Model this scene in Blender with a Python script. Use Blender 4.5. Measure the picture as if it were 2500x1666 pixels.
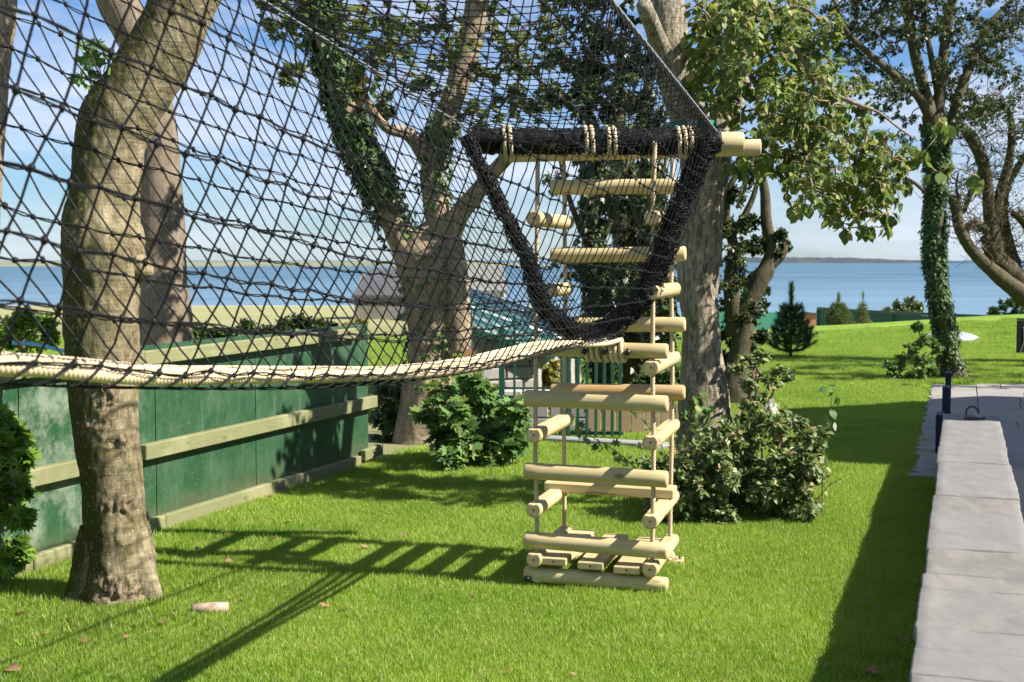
import bpy, bmesh, math, random
import numpy as np
from mathutils import Vector, Matrix, noise as mnoise

for o in list(bpy.data.objects):
    bpy.data.objects.remove(o)
SC = bpy.context.scene
COL = SC.collection
R = random.Random(11)
NR = np.random.RandomState(5)

# ------------------------------------------------------------------ camera
F = 3270.0            # focal length in photograph pixels (2500 wide)
CAMH = 1.66
TH = math.atan((833 - 636) / F)
cam_d = bpy.data.cameras.new('camera')
cam = bpy.data.objects.new('camera', cam_d)
COL.objects.link(cam)
cam.location = (0, 0, CAMH)
cam.rotation_euler = (math.pi / 2 - TH, 0, 0)
cam_d.sensor_width = 36.0
cam_d.lens = F / 2500.0 * 36.0
cam_d.clip_start = 0.05
cam_d.clip_end = 60000
cam_d.dof.use_dof = True
cam_d.dof.focus_distance = 5.2
cam_d.dof.aperture_fstop = 10.0
SC.camera = cam

# ------------------------------------------------------------------ world, sun, exposure
SUN_AZ = math.radians(107.5)      # clockwise from +Y
SUN_EL = math.radians(43.0)
w = bpy.data.worlds.new('World')
SC.world = w
w.use_nodes = True
nt = w.node_tree
for n in list(nt.nodes):
    nt.nodes.remove(n)
def WN(t, **k):
    n = nt.nodes.new(t)
    for a, b in k.items():
        setattr(n, a, b)
    return n
sky = WN('ShaderNodeTexSky', sky_type='NISHITA', sun_disc=False, sun_elevation=SUN_EL,
         sun_rotation=SUN_AZ, altitude=0.0, air_density=1.0, dust_density=0.15, ozone_density=3.0)
bg = WN('ShaderNodeBackground')
bg.inputs['Strength'].default_value = 0.058
tc = WN('ShaderNodeTexCoord')
sep = WN('ShaderNodeSeparateXYZ')
nt.links.new(tc.outputs['Generated'], sep.inputs[0])
# thin streaky cirrus: stretch the dome coordinates sideways
mp = WN('ShaderNodeMapping')
mp.inputs['Scale'].default_value = (2.2, 2.2, 13.0)
mp.inputs['Rotation'].default_value = (0.0, 0.12, 0.0)
nt.links.new(tc.outputs['Generated'], mp.inputs[0])
no = WN('ShaderNodeTexNoise')
no.inputs['Scale'].default_value = 1.6
no.inputs['Detail'].default_value = 7.0
no.inputs['Roughness'].default_value = 0.55
no.inputs['Distortion'].default_value = 0.4
nt.links.new(mp.outputs[0], no.inputs['Vector'])
cr = WN('ShaderNodeValToRGB')
cr.color_ramp.elements[0].position = 0.40
cr.color_ramp.elements[1].position = 0.66
nt.links.new(no.outputs['Fac'], cr.inputs[0])
ml = WN('ShaderNodeMath', operation='MULTIPLY')
ml.inputs[1].default_value = 0.8
nt.links.new(cr.outputs[0], ml.inputs[0])
mx = WN('ShaderNodeMixRGB')
mx.inputs['Color2'].default_value = (6.6, 7.2, 8.4, 1)
nt.links.new(ml.outputs[0], mx.inputs['Fac'])
tint = WN('ShaderNodeMixRGB', blend_type='MULTIPLY')
tint.inputs[0].default_value = 1.0
tint.inputs['Color2'].default_value = (.60, .79, 1.06, 1)
nt.links.new(sky.outputs[0], tint.inputs['Color1'])
nt.links.new(tint.outputs[0], mx.inputs['Color1'])
nt.links.new(mx.outputs[0], bg.inputs['Color'])
wo = WN('ShaderNodeOutputWorld')
nt.links.new(bg.outputs[0], wo.inputs[0])

sun_d = bpy.data.lights.new('sun', 'SUN')
sun_d.energy = 5.0
sun_d.angle = math.radians(0.53)
sun_d.color = (1.0, 0.94, 0.84)
sun = bpy.data.objects.new('sun', sun_d)
COL.objects.link(sun)
SUNV = Vector((math.sin(SUN_AZ) * math.cos(SUN_EL), math.cos(SUN_AZ) * math.cos(SUN_EL), math.sin(SUN_EL)))
sun.rotation_euler = (-SUNV).to_track_quat('-Z', 'Y').to_euler()
sun.location = SUNV * 40

SC.view_settings.view_transform = 'Standard'
SC.view_settings.look = 'None'
SC.view_settings.exposure = 1.15
SC.view_settings.gamma = 1.0
SC.view_settings.use_curve_mapping = False
SC.render.engine = 'CYCLES'
SC.cycles.max_bounces = 8
SC.cycles.transparent_max_bounces = 8
SC.cycles.use_denoising = True

# ------------------------------------------------------------------ helpers
def pt(px, py, d):
    """photograph pixel + distance along Y -> world point"""
    u, v = (px - 1250) / F, (833 - py) / F
    dy = math.cos(TH) + v * math.sin(TH)
    dz = -math.sin(TH) + v * math.cos(TH)
    s = d / dy
    return Vector((u * s, d, CAMH + dz * s))

def gp(px, py, z=0.0):
    u, v = (px - 1250) / F, (833 - py) / F
    dy = math.cos(TH) + v * math.sin(TH)
    dz = -math.sin(TH) + v * math.cos(TH)
    s = (z - CAMH) / dz
    return Vector((u * s, dy * s, z))

def smooth01(t):
    t = min(1.0, max(0.0, t))
    return t * t * (3 - 2 * t)

def ground_z(x, y):
    z = 0.0
    z += 0.42 * math.exp(-(((x - 13.0) / 4.5) ** 2 + ((y - 31.0) / 5.0) ** 2))      # the swell of the far lawn
    right = smooth01((x - 2.0) / 6.0)
    zr = -6.4 * smooth01((y - 30.0) / 62.0)
    zl = -5.6 * min(1.0, max(0.0, (y - 26.0) / 190.0)) ** 1.1
    z += right * zr + (1 - right) * zl
    if y > 200:
        z = min(z, -5.7)
    return z

def tag(o, label=None, cat=None, group=None, kind=None):
    if label: o['label'] = label
    if cat: o['category'] = cat
    if group: o['group'] = group
    if kind: o['kind'] = kind
    return o

def empty(name, loc, label=None, cat=None, group=None):
    o = bpy.data.objects.new(name, None)
    COL.objects.link(o)
    o.location = loc
    o.empty_display_size = 0.2
    return tag(o, label, cat, group)

def setpar(o, p):
    o.parent = p
    def world(q):
        return world(q.parent) @ q.matrix_parent_inverse @ q.matrix_basis if q.parent else q.matrix_basis.copy()
    o.matrix_parent_inverse = world(p).inverted()

def link_mesh(name, me, mats, parent=None):
    o = bpy.data.objects.new(name, me)
    COL.objects.link(o)
    if not isinstance(mats, (list, tuple)):
        mats = [mats]
    if not me.materials:
        for m in mats:
            me.materials.append(m)
    if parent is not None:
        setpar(o, parent)
    return o

class MB:
    """collects vertices and faces, then links them as one mesh object"""
    def __init__(self):
        self.v = []
        self.f = []
        self.m = []
        self.n = 0
    def add(self, verts, faces, mi=0):
        verts = np.asarray(verts, dtype=np.float64)
        b = self.n
        self.v.append(verts)
        self.n += len(verts)
        for f in faces:
            self.f.append([i + b for i in f])
            self.m.append(mi)
    def box(self, c, size, M=None, mi=0, bev=0.0):
        sx, sy, sz = size[0] / 2, size[1] / 2, size[2] / 2
        if bev <= 0:
            vs = [(x, y, z) for x in (-sx, sx) for y in (-sy, sy) for z in (-sz, sz)]
            fs = [(0, 1, 3, 2), (4, 6, 7, 5), (0, 4, 5, 1), (2, 3, 7, 6), (0, 2, 6, 4), (1, 5, 7, 3)]
        else:
            vs = []
            idx = {}
            for x in (-1, 1):
                for y in (-1, 1):
                    for z in (-1, 1):
                        for a in range(3):
                            p = [x * (sx - bev), y * (sy - bev), z * (sz - bev)]
                            p[a] = (x, y, z)[a] * (sx, sy, sz)[a]
                            idx[(x, y, z, a)] = len(vs)
                            vs.append(tuple(p))
            fs = []
            for a in range(3):
                b, c2 = (a + 1) % 3, (a + 2) % 3
                for s in (-1, 1):
                    q = []
                    for t, u in ((-1, -1), (1, -1), (1, 1), (-1, 1)):
                        k = [0, 0, 0]; k[a] = s; k[b] = t; k[c2] = u
                        q.append(idx[(k[0], k[1], k[2], a)])
                    fs.append(q if s > 0 else q[::-1])
            for a in range(3):
                b, c2 = (a + 1) % 3, (a + 2) % 3
                for t in (-1, 1):
                    for u in (-1, 1):
                        q = []
                        for s, ax in ((-1, b), (1, b), (1, c2), (-1, c2)):
                            k = [0, 0, 0]; k[a] = s; k[b] = t; k[c2] = u
                            q.append(idx[(k[0], k[1], k[2], ax)])
                        fs.append(q if t * u < 0 else q[::-1])
            for x in (-1, 1):
                for y in (-1, 1):
                    for z in (-1, 1):
                        q = [idx[(x, y, z, a)] for a in range(3)]
                        fs.append(q if x * y * z > 0 else q[::-1])
        vs = np.array(vs)
        if M is not None:
            Mn = np.array(M)
            vs = vs @ Mn[:3, :3].T + Mn[:3, 3]
        vs = vs + np.array(c)
        self.add(vs, fs, mi)
    def tube(self, P, rad, sides=8, cap=True, bump=0.0, bscale=3.0, mi=0, seed=0.0, closed=False, flute=0.0):
        P = np.asarray([tuple(p) for p in P], dtype=np.float64)
        n = len(P)
        rad = np.full(n, float(rad)) if np.isscalar(rad) else np.asarray(rad, dtype=np.float64)
        T = np.gradient(P, axis=0)
        T /= np.maximum(np.linalg.norm(T, axis=1, keepdims=True), 1e-9)
        a = np.array([0., 0., 1.]) if abs(T[0][2]) < 0.9 else np.array([1., 0., 0.])
        U = np.zeros_like(P)
        u = a - T[0] * np.dot(a, T[0])
        u /= np.linalg.norm(u)
        for i in range(n):
            u = u - T[i] * np.dot(u, T[i])
            u /= max(np.linalg.norm(u), 1e-9)
            U[i] = u
        V = np.cross(T, U)
        an = np.arange(sides) * 2 * math.pi / sides
        ca, sa = np.cos(an), np.sin(an)
        dirs = ca[None, :, None] * U[:, None, :] + sa[None, :, None] * V[:, None, :]
        rr = np.repeat(rad[:, None], sides, axis=1)
        if bump > 0:
            for i in range(n):
                for j in range(sides):
                    p = P[i] + dirs[i, j] * rad[i]
                    k = mnoise.noise(Vector((p[0] * bscale + seed, p[1] * bscale, p[2] * bscale * 0.6)))
                    k2 = mnoise.noise(Vector((p[0] * bscale * 3.1 + seed, p[1] * bscale * 3.1, p[2] * bscale * 2.2 + 7)))
                    k3 = mnoise.noise(Vector((p[0] * bscale * 9 + seed, p[1] * bscale * 9, p[2] * bscale * 6 + 3)))
                    rr[i, j] *= 1 + bump * (k + 0.55 * k2 + 0.28 * k3)
        vs = (P[:, None, :] + dirs * rr[:, :, None]).reshape(-1, 3)
        fs = []
        for i in range(n - 1):
            b0, b1 = i * sides, (i + 1) * sides
            for j in range(sides):
                k = (j + 1) % sides
                fs.append((b0 + j, b0 + k, b1 + k, b1 + j))
        if closed:
            b0, b1 = (n - 1) * sides, 0
            for j in range(sides):
                k = (j + 1) % sides
                fs.append((b0 + j, b0 + k, b1 + k, b1 + j))
        elif cap:
            fs.append(tuple(range(sides))[::-1])
            fs.append(tuple(range((n - 1) * sides, n * sides)))
        self.add(vs, fs, mi)
    def build(self, name, mats, parent=None, smooth=True):
        me = bpy.data.meshes.new(name)
        V = np.concatenate(self.v) if self.v else np.zeros((0, 3))
        me.from_pydata(V.tolist(), [], self.f)
        o = link_mesh(name, me, mats, parent)
        me.polygons.foreach_set('material_index', self.m)
        if smooth:
            me.polygons.foreach_set('use_smooth', [True] * len(self.f))
        me.update()
        return o

def catmull(pts, step):
    """resample a polyline of equal-length tuples with a Catmull-Rom spline; the first three are xyz"""
    A = np.array([tuple(p) for p in pts], dtype=np.float64)
    A = np.vstack([2 * A[0] - A[1], A, 2 * A[-1] - A[-2]])
    out = []
    for i in range(1, len(A) - 2):
        L = np.linalg.norm(A[i + 1][:3] - A[i][:3])
        n = max(2, int(math.ceil(L / step)))
        for k in range(n):
            t = k / n
            p0, p1, p2, p3 = A[i - 1], A[i], A[i + 1], A[i + 2]
            out.append(0.5 * ((2 * p1) + (-p0 + p2) * t + (2 * p0 - 5 * p1 + 4 * p2 - p3) * t * t + (-p0 + 3 * p1 - 3 * p2 + p3) * t ** 3))
    out.append(A[-2])
    return np.array(out)

# ------------------------------------------------------------------ leaves
def leaf_template(kind):
    if kind == 'ovate':
        v = [(0, 0, 0), (-.30, .28, .07), (-.34, .52, .07), (-.2, .78, .03), (0, 1.0, -.06), (.2, .78, .03), (.34, .52, .07), (.30, .28, .07), (0, .5, 0)]
        f = [(8, 0, 7), (8, 7, 6), (8, 6, 5), (8, 5, 4), (8, 4, 3), (8, 3, 2), (8, 2, 1), (8, 1, 0)]
    elif kind == 'small':
        v = [(0, 0, 0), (-.33, .45, .06), (0, 1, -.04), (.33, .45, .06)]
        f = [(0, 3, 2), (0, 2, 1)]
    elif kind == 'ivy':
        v = [(0, 0, 0), (-.45, .12, .04), (-.30, .45, .05), (0, 1, -.05), (.30, .45, .05), (.45, .12, .04)]
        f = [(0, 5, 4), (0, 4, 3), (0, 3, 2), (0, 2, 1)]
    elif kind == 'maple':
        r = [(-90, .10), (-128, .40), (-160, .34), (178, .62), (160, .40), (140, .72), (115, .42), (90, .78), (65, .42), (40, .72), (20, .40), (2, .62), (-20, .34), (-52, .40)]
        v = [(0.0, .42, 0.0)]
        for a, q in r:
            x, y = math.cos(math.radians(a)) * q, .42 + math.sin(math.radians(a)) * q
            v.append((x * 0.95, y * 0.85, -0.10 * abs(q - .4) + .10 * abs(x)))
        f = [(0, i, i % 14 + 1) for i in range(1, 15)]
        f = [(a, c, b) for a, b, c in f]
    elif kind == 'needle':
        v = [(-.032, 0, 0), (.032, 0, 0), (0, 1, 0)]
        f = [(0, 1, 2)]
    elif kind == 'blade':
        v = [(-.05, 0, 0), (.05, 0, 0), (.035, .55, .03), (0, 1, .16), (-.035, .55, .03)]
        f = [(0, 1, 2, 4), (4, 2, 3)]
    return np.array(v, dtype=np.float64), f

class Leaves:
    def __init__(self, kind):
        self.kind = kind
        self.p, self.d, self.n, self.s = [], [], [], []
    def add(self, p, d, n, s):
        self.p.append(tuple(p)); self.d.append(tuple(d)); self.n.append(tuple(n)); self.s.append(s)
    def frames(self):
        P = np.array(self.p); Y = np.array(self.d); N = np.array(self.n); S = np.array(self.s)
        Y /= np.maximum(np.linalg.norm(Y, axis=1, keepdims=True), 1e-9)
        X = np.cross(Y, N)
        bad = np.linalg.norm(X, axis=1) < 1e-4
        X[bad] = np.cross(Y[bad], np.array([0.3, 0.8, 0.5]))
        X /= np.linalg.norm(X, axis=1, keepdims=True)
        Z = np.cross(X, Y)
        return P, X, Y, Z, S
    def build(self, name, mat, parent=None, sel=None, kind_stuff=True):
        P, X, Y, Z, S = self.frames()
        if sel is not None:
            P, X, Y, Z, S = P[sel], X[sel], Y[sel], Z[sel], S[sel]
        tv, tf = leaf_template(self.kind)
        n, k = len(P), len(tv)
        # small individual deformations: width, curl
        wv = NR.uniform(0.8, 1.15, n); cv = NR.uniform(-0.6, 1.8, n)
        V = (P[:, None, :] + S[:, None, None] * (tv[None, :, 0, None] * wv[:, None, None] * X[:, None, :] + tv[None, :, 1, None] * Y[:, None, :]
             + tv[None, :, 2, None] * cv[:, None, None] * Z[:, None, :])).reshape(-1, 3)
        me = bpy.data.meshes.new(name)
        loops = []
        starts, tot = [], []
        c = 0
        fl = [i for f in tf for i in f]
        lens = [len(f) for f in tf]
        L = (np.array(fl)[None, :] + (np.arange(n) * k)[:, None]).reshape(-1)
        lens_all = np.tile(np.array(lens), n)
        st = np.concatenate([[0], np.cumsum(lens_all)[:-1]])
        me.vertices.add(len(V)); me.vertices.foreach_set('co', V.reshape(-1))
        me.loops.add(len(L)); me.loops.foreach_set('vertex_index', L.astype(np.int32))
        me.polygons.add(len(lens_all))
        me.polygons.foreach_set('loop_start', st.astype(np.int32))
        me.polygons.foreach_set('loop_total', lens_all.astype(np.int32))
        me.update(calc_edges=True)
        o = link_mesh(name, me, mat, parent)
        if kind_stuff:
            o['kind'] = 'stuff'
        return o
    def objects(self, name, mat, parent, sel, protos=4):
        """each selected leaf as an object of its own, sharing a few meshes"""
        P, X, Y, Z, S = self.frames()
        tv, tf = leaf_template(self.kind)
        mes = []
        for q in range(protos):
            me = bpy.data.meshes.new(name)
            v2 = tv.copy()
            v2[:, 0] *= NR.uniform(.85, 1.1); v2[:, 2] *= NR.uniform(-.4, 1.8)
            me.from_pydata(v2.tolist(), [], tf)
            me.materials.append(mat)
            mes.append(me)
        inv = parent.matrix_world.inverted() if False else None
        for j, i in enumerate(sel):
            o = bpy.data.objects.new(name, mes[j % protos])
            COL.objects.link(o)
            M = Matrix(((X[i][0], Y[i][0], Z[i][0], P[i][0]), (X[i][1], Y[i][1], Z[i][1], P[i][1]), (X[i][2], Y[i][2], Z[i][2], P[i][2]), (0, 0, 0, 1)))
            o.matrix_basis = M @ Matrix.Scale(S[i], 4)
            setpar(o, parent)

def rnd_unit():
    while True:
        v = Vector((R.uniform(-1, 1), R.uniform(-1, 1), R.uniform(-1, 1)))
        if 0.05 < v.length < 1:
            return v.normalized()
# ------------------------------------------------------------------ materials
MATS = {}
class NT:
    def __init__(self, name):
        self.mat = bpy.data.materials.new(name)
        self.mat.use_nodes = True
        self.t = self.mat.node_tree
        self.b = self.t.nodes['Principled BSDF']
        self.out = self.t.nodes['Material Output']
        MATS[name] = self.mat
    def n(self, t, ins=None, **k):
        x = self.t.nodes.new(t)
        for a, b in k.items():
            setattr(x, a, b)
        for a, b in (ins or {}).items():
            if hasattr(b, 'is_linked') or isinstance(b, bpy.types.NodeSocket):
                self.t.links.new(b, x.inputs[a])
            else:
                x.inputs[a].default_value = b
        return x
    def l(self, a, b):
        self.t.links.new(a, b)
    def coord(self, kind='Object', scale=(1, 1, 1)):
        if kind == 'World':
            c = self.n('ShaderNodeNewGeometry').outputs['Position']
        else:
            c = self.n('ShaderNodeTexCoord').outputs[kind]
        return self.n('ShaderNodeMapping', {'Vector': c, 'Scale': scale}).outputs[0]
    def noise(self, vec, scale, detail=5, rough=.55, dist=0.0, out='Fac'):
        return self.n('ShaderNodeTexNoise', {'Vector': vec, 'Scale': scale, 'Detail': detail, 'Roughness': rough, 'Distortion': dist}).outputs[out]
    def ramp(self, fac, stops, interp='LINEAR'):
        r = self.n('ShaderNodeValToRGB', {'Fac': fac})
        cr = r.color_ramp
        cr.interpolation = interp
        while len(cr.elements) < len(stops):
            cr.elements.new(0.5)
        for e, (p, c) in zip(cr.elements, stops):
            e.position = p
            e.color = (c, c, c, 1) if isinstance(c, (int, float)) else (*c, 1)
        return r.outputs[0]
    def mix(self, fac, a, b, mode='MIX'):
        m = self.n('ShaderNodeMixRGB', blend_type=mode)
        for k, v in ((0, fac), (1, a), (2, b)):
            if isinstance(v, bpy.types.NodeSocket):
                self.l(v, m.inputs[k])
            elif isinstance(v, (int, float)):
                m.inputs[k].default_value = v if k == 0 else (v, v, v, 1)
            else:
                m.inputs[k].default_value = (*v, 1)
        return m.outputs[0]
    def math(self, op, a, b=0.0):
        m = self.n('ShaderNodeMath', operation=op)
        for k, v in ((0, a), (1, b)):
            if isinstance(v, bpy.types.NodeSocket):
                self.l(v, m.inputs[k])
            else:
                m.inputs[k].default_value = v
        return m.outputs[0]
    def bump(self, h, strength=.4, dist=.01):
        b = self.n('ShaderNodeBump', {'Strength': strength, 'Distance': dist, 'Height': h})
        self.l(b.outputs[0], self.b.inputs['Normal'])
    def fin(self, col, rough=.7, spec=.3, metal=0.0):
        for k, v in (('Base Color', col), ('Roughness', rough), ('Specular IOR Level', spec), ('Metallic', metal)):
            if isinstance(v, bpy.types.NodeSocket):
                self.l(v, self.b.inputs[k])
            else:
                self.b.inputs[k].default_value = (*v, 1) if isinstance(v, tuple) else v
        return self.mat

def rand_fac(m):
    g = m.n('ShaderNodeNewGeometry').outputs['Random Per Island']
    o = m.n('ShaderNodeObjectInfo').outputs['Random']
    return m.math('FRACT', m.math('ADD', g, m.math('MULTIPLY', o, 7.31)))

def leaf_mat(name, stops, trans=.35, rough=.42, spec=.5, vary=True):
    m = NT(name)
    f = rand_fac(m)
    c = m.ramp(f, stops)
    v = m.noise(m.coord('World'), 45.0, 3)
    c = m.mix(m.math('MULTIPLY', v, .5), c, (.5, .5, .5), 'OVERLAY')
    m.fin(c, rough, spec)
    tr = m.n('ShaderNodeBsdfTranslucent')
    tc2 = m.mix(.55, c, (1.0, 1.0, .25), 'MULTIPLY')
    br = m.n('ShaderNodeBrightContrast', {'Color': tc2, 'Bright': .02})
    m.l(br.outputs[0], tr.inputs['Color'])
    ms = m.n('ShaderNodeMixShader', {'Fac': trans})
    m.l(m.b.outputs[0], ms.inputs[1]); m.l(tr.outputs[0], ms.inputs[2])
    m.l(ms.outputs[0], m.out.inputs[0])
    return m.mat

def wood_mat(name, c1, c2, knot=(.16, .09, .04), rough=.62):
    m = NT(name)
    oi = m.n('ShaderNodeObjectInfo').outputs['Random']
    off = m.n('ShaderNodeCombineXYZ', {'X': m.math('MULTIPLY', oi, 31.0), 'Y': m.math('MULTIPLY', oi, 9.0)}).outputs[0]
    tcx = m.n('ShaderNodeTexCoord').outputs['Object']
    ad = m.n('ShaderNodeVectorMath', {0: tcx, 1: off}, operation='ADD').outputs[0]
    long = m.n('ShaderNodeMapping', {'Vector': ad, 'Scale': (1.2, 16, 16)}).outputs[0]
    g = m.noise(long, 2.4, 6, .6, .6)
    fine = m.noise(m.n('ShaderNodeMapping', {'Vector': ad, 'Scale': (5, 120, 120)}).outputs[0], 2.0, 4, .6)
    c = m.mix(m.ramp(g, [(.3, 0.0), (.72, 1.0)]), c1, c2)
    c = m.mix(m.math('MULTIPLY', m.ramp(fine, [(.42, 0.0), (.66, 1.0)]), .5), c, tuple(x * .5 for x in c1))
    crk = m.noise(m.n('ShaderNodeMapping', {'Vector': ad, 'Scale': (1.6, 42, 42)}).outputs[0], 1.3, 4, .6, .4)
    crk = m.ramp(crk, [(.655, 0.0), (.69, .85)])
    c = m.mix(crk, c, (.11, .075, .035))
    c = m.mix(m.math('MULTIPLY', oi, .5), c, tuple(x * .72 for x in c2))
    c = m.mix(m.ramp(m.noise(ad, 2.2, 5, .65), [(.5, 0.0), (.72, .4)]), c, (.42, .38, .24))
    vo = m.n('ShaderNodeTexVoronoi', {'Vector': m.n('ShaderNodeMapping', {'Vector': ad, 'Scale': (3.2, 7, 7)}).outputs[0], 'Scale': 1.25}).outputs['Distance']
    k = m.ramp(vo, [(.06, 1.0), (.16, 0.0)])
    c = m.mix(m.math('MULTIPLY', k, .75), c, knot)
    st = m.noise(ad, 7.0, 6, .7)
    c = m.mix(m.ramp(st, [(.62, 0.0), (.8, .35)]), c, (.30, .27, .17))
    m.bump(m.math('ADD', g, m.math('MULTIPLY', fine, .6)), .25, .004)
    return m.fin(c, rough, .3)

def end_mat(name, c1, c2):
    m = NT(name)
    tcx = m.n('ShaderNodeTexCoord').outputs['Object']
    mpn = m.n('ShaderNodeMapping', {'Vector': tcx, 'Scale': (0, 1, 1)}).outputs[0]
    d = m.noise(mpn, 22, 3)
    wv = m.n('ShaderNodeTexWave', {'Vector': mpn, 'Scale': 55.0, 'Distortion': 2.0, 'Detail': 3.0}, wave_type='RINGS', rings_direction='X').outputs['Fac']
    c = m.mix(wv, c1, c2)
    ln = m.n('ShaderNodeVectorMath', {0: mpn}, operation='LENGTH').outputs['Value']
    c = m.mix(m.ramp(ln, [(.004, 1.0), (.007, 0.0)]), c, (.06, .04, .02))
    c = m.mix(m.ramp(d, [(.5, 0.0), (.75, .6)]), c, (.25, .2, .12))
    return m.fin(c, .8, .2)

def bark_mat(name, base, pale, dark, algae_shade, al=.5, sc=1.0, lines=.5, bstr=.6, scar=False, cover=(.32, .62)):
    m = NT(name)
    co = m.coord('World')
    vert = m.n('ShaderNodeMapping', {'Vector': co, 'Scale': (14 * sc, 14 * sc, 3.2 * sc)}).outputs[0]
    hor = m.n('ShaderNodeMapping', {'Vector': co, 'Scale': (3 * sc, 3 * sc, 40 * sc)}).outputs[0]
    big = m.noise(co, 2.6 * sc, 5, .6)
    blot = m.noise(co, 9 * sc, 6, .65, .5)
    g = m.noise(vert, 2.0, 8, .7, .5)
    h = m.noise(hor, 1.2, 5, .6, 1.0)
    c = m.mix(m.ramp(blot, [(.35, 0.0), (.68, 1.0)]), base, pale)
    c = m.mix(m.ramp(g, [(.40, lines), (.56, 0.0)]), c, dark)
    c = m.mix(m.math('MULTIPLY', m.ramp(h, [(.30, 1.0), (.46, 0.0)]), .38), c, dark)
    # algal patches, denser on the left side, where they also paint in shade
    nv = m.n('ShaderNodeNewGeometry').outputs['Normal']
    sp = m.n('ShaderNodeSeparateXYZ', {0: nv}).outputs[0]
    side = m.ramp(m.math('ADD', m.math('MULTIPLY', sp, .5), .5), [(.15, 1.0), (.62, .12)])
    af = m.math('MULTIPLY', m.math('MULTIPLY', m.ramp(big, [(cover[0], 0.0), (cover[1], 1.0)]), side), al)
    c = m.mix(af, c, algae_shade)
    if scar:
        at_ = m.n('ShaderNodeAttribute', attribute_name='scar').outputs['Fac']
        crk = m.noise(m.n('ShaderNodeMapping', {'Vector': co, 'Scale': (60, 60, 24)}).outputs[0], 1.0, 5, .7, 1.0)
        c = m.mix(m.math('MULTIPLY', at_, .8), c, m.mix(m.ramp(crk, [(.4, 0.0), (.56, 1.0)]), (.04, .028, .016), (.30, .23, .15)))
    lf = m.noise(co, 60 * sc, 3, .6)
    c = m.mix(m.ramp(lf, [(.58, 0.0), (.72, .35)]), c, tuple(min(1, x * 1.5) for x in pale))
    hh = m.math('ADD', m.math('ADD', g, m.math('MULTIPLY', h, .35)), m.math('MULTIPLY', blot, .6))
    m.bump(hh, bstr, .03)
    return m.fin(c, .85, .2)

def plain_mat(name, col, rough=.6, spec=.3, metal=0.0, var=.25, sc=14.0, bstr=.12, dirt=None):
    m = NT(name)
    co = m.coord('Object')
    n1 = m.noise(co, sc, 6, .6)
    n2 = m.noise(m.coord('World'), sc * .25, 5, .6)
    c = m.mix(m.math('MULTIPLY', n1, var * 1.6), col, tuple(x * .45 for x in col))
    c = m.mix(m.math('MULTIPLY', m.ramp(n2, [(.4, 0.0), (.7, 1.0)]), var), c, tuple(min(1, x * 1.5 + .02) for x in col))
    if dirt:
        c = m.mix(m.ramp(m.noise(m.coord('World'), sc * .6, 7, .68), [(.5, 0.0), (.68, .8)]), c, dirt)
    m.bump(n1, bstr, .01)
    r = m.math('ADD', m.math('MULTIPLY', n1, .2), rough - .1)
    return m.fin(c, r, spec, metal)

def stone_mat(name, c1, c2, c3, rough=.75, sc=6.0):
    m = NT(name)
    oi = m.n('ShaderNodeObjectInfo').outputs['Random']
    co = m.coord('World')
    st = m.n('ShaderNodeMapping', {'Vector': co, 'Scale': (1.6, .7, 1), 'Rotation': (0, 0, -.33)}).outputs[0]
    a = m.noise(st, sc, 7, .62, .4)
    b = m.noise(co, sc * 9, 5, .6)
    c = m.mix(m.ramp(a, [(.33, 0.0), (.68, 1.0)]), c1, c2)
    c = m.mix(m.math('MULTIPLY', oi, .55), c, c3)
    c = m.mix(m.math('MULTIPLY', b, .22), c, (.12, .12, .12))
    wv = m.n('ShaderNodeTexNoise', {'Vector': m.n('ShaderNodeMapping', {'Vector': co, 'Scale': (2.2, 9, 1), 'Rotation': (0, 0, -.4)}).outputs[0], 'Scale': 3.0, 'Detail': 9.0, 'Roughness': .6, 'Distortion': 1.2}).outputs['Fac']
    cr2 = m.ramp(wv, [(.492, 0.0), (.5, .55), (.508, 0.0)])
    cr2 = m.math('MULTIPLY', cr2, m.ramp(m.noise(co, 3.3, 3), [(.52, 0.0), (.62, 1.0)]))
    c = m.mix(cr2, c, (.10, .10, .11))
    m.bump(m.math('ADD', m.math('ADD', a, m.math('MULTIPLY', b, .15)), m.math('MULTIPLY', cr2, -.6)), .35, .01)
    return m.fin(c, rough, .3)

WOOD = wood_mat('pale_pine', (.62, .515, .29), (.51, .405, .195))
WOOD2 = wood_mat('tan_pine', (.50, .33, .15), (.42, .26, .11))
PLANKW = wood_mat('shed_plank', (.42, .30, .20), (.34, .23, .15))
ENDW = end_mat('pine_end_grain', (.58, .46, .27), (.44, .32, .17))
RAILW = wood_mat('fence_rail_timber', (.26, .265, .13), (.205, .21, .10), knot=(.12, .10, .05), rough=.75)
RAILE = end_mat('fence_rail_end', (.33, .30, .17), (.25, .22, .12))
ROPE = plain_mat('cream_rope', (.58, .47, .31), .8, .2, var=.25, sc=60, bstr=.2)
ROPE2 = plain_mat('tan_rope', (.52, .41, .27), .8, .2, var=.3, sc=70, bstr=.2)
NET = plain_mat('black_net_cord', (.004, .004, .005), .55, .22, var=.3, sc=120, bstr=.1)
TAPE = plain_mat('black_tape', (.012, .012, .013), .35, .5, var=.2)
STEEL = plain_mat('galvanised_steel', (.30, .33, .36), .5, .5, .6, var=.2, sc=40)
BARK1 = bark_mat('sycamore_bark', (.16, .128, .062), (.46, .38, .25), (.03, .023, .013), (.046, .046, .008), 1.5, 1.0, .36, .6, True, (.22, .46))  # algal tone kept near black to paint the trunk's shaded left side
BARK2 = bark_mat('grey_brown_bark', (.17, .135, .095), (.26, .21, .155), (.05, .04, .028), (.11, .10, .05), .3, 1.0, .3, .4)
BARK3 = bark_mat('old_bark', (.31, .23, .15), (.47, .37, .26), (.05, .038, .024), (.15, .13, .05), .4, 1.0, .55, .7)
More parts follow.
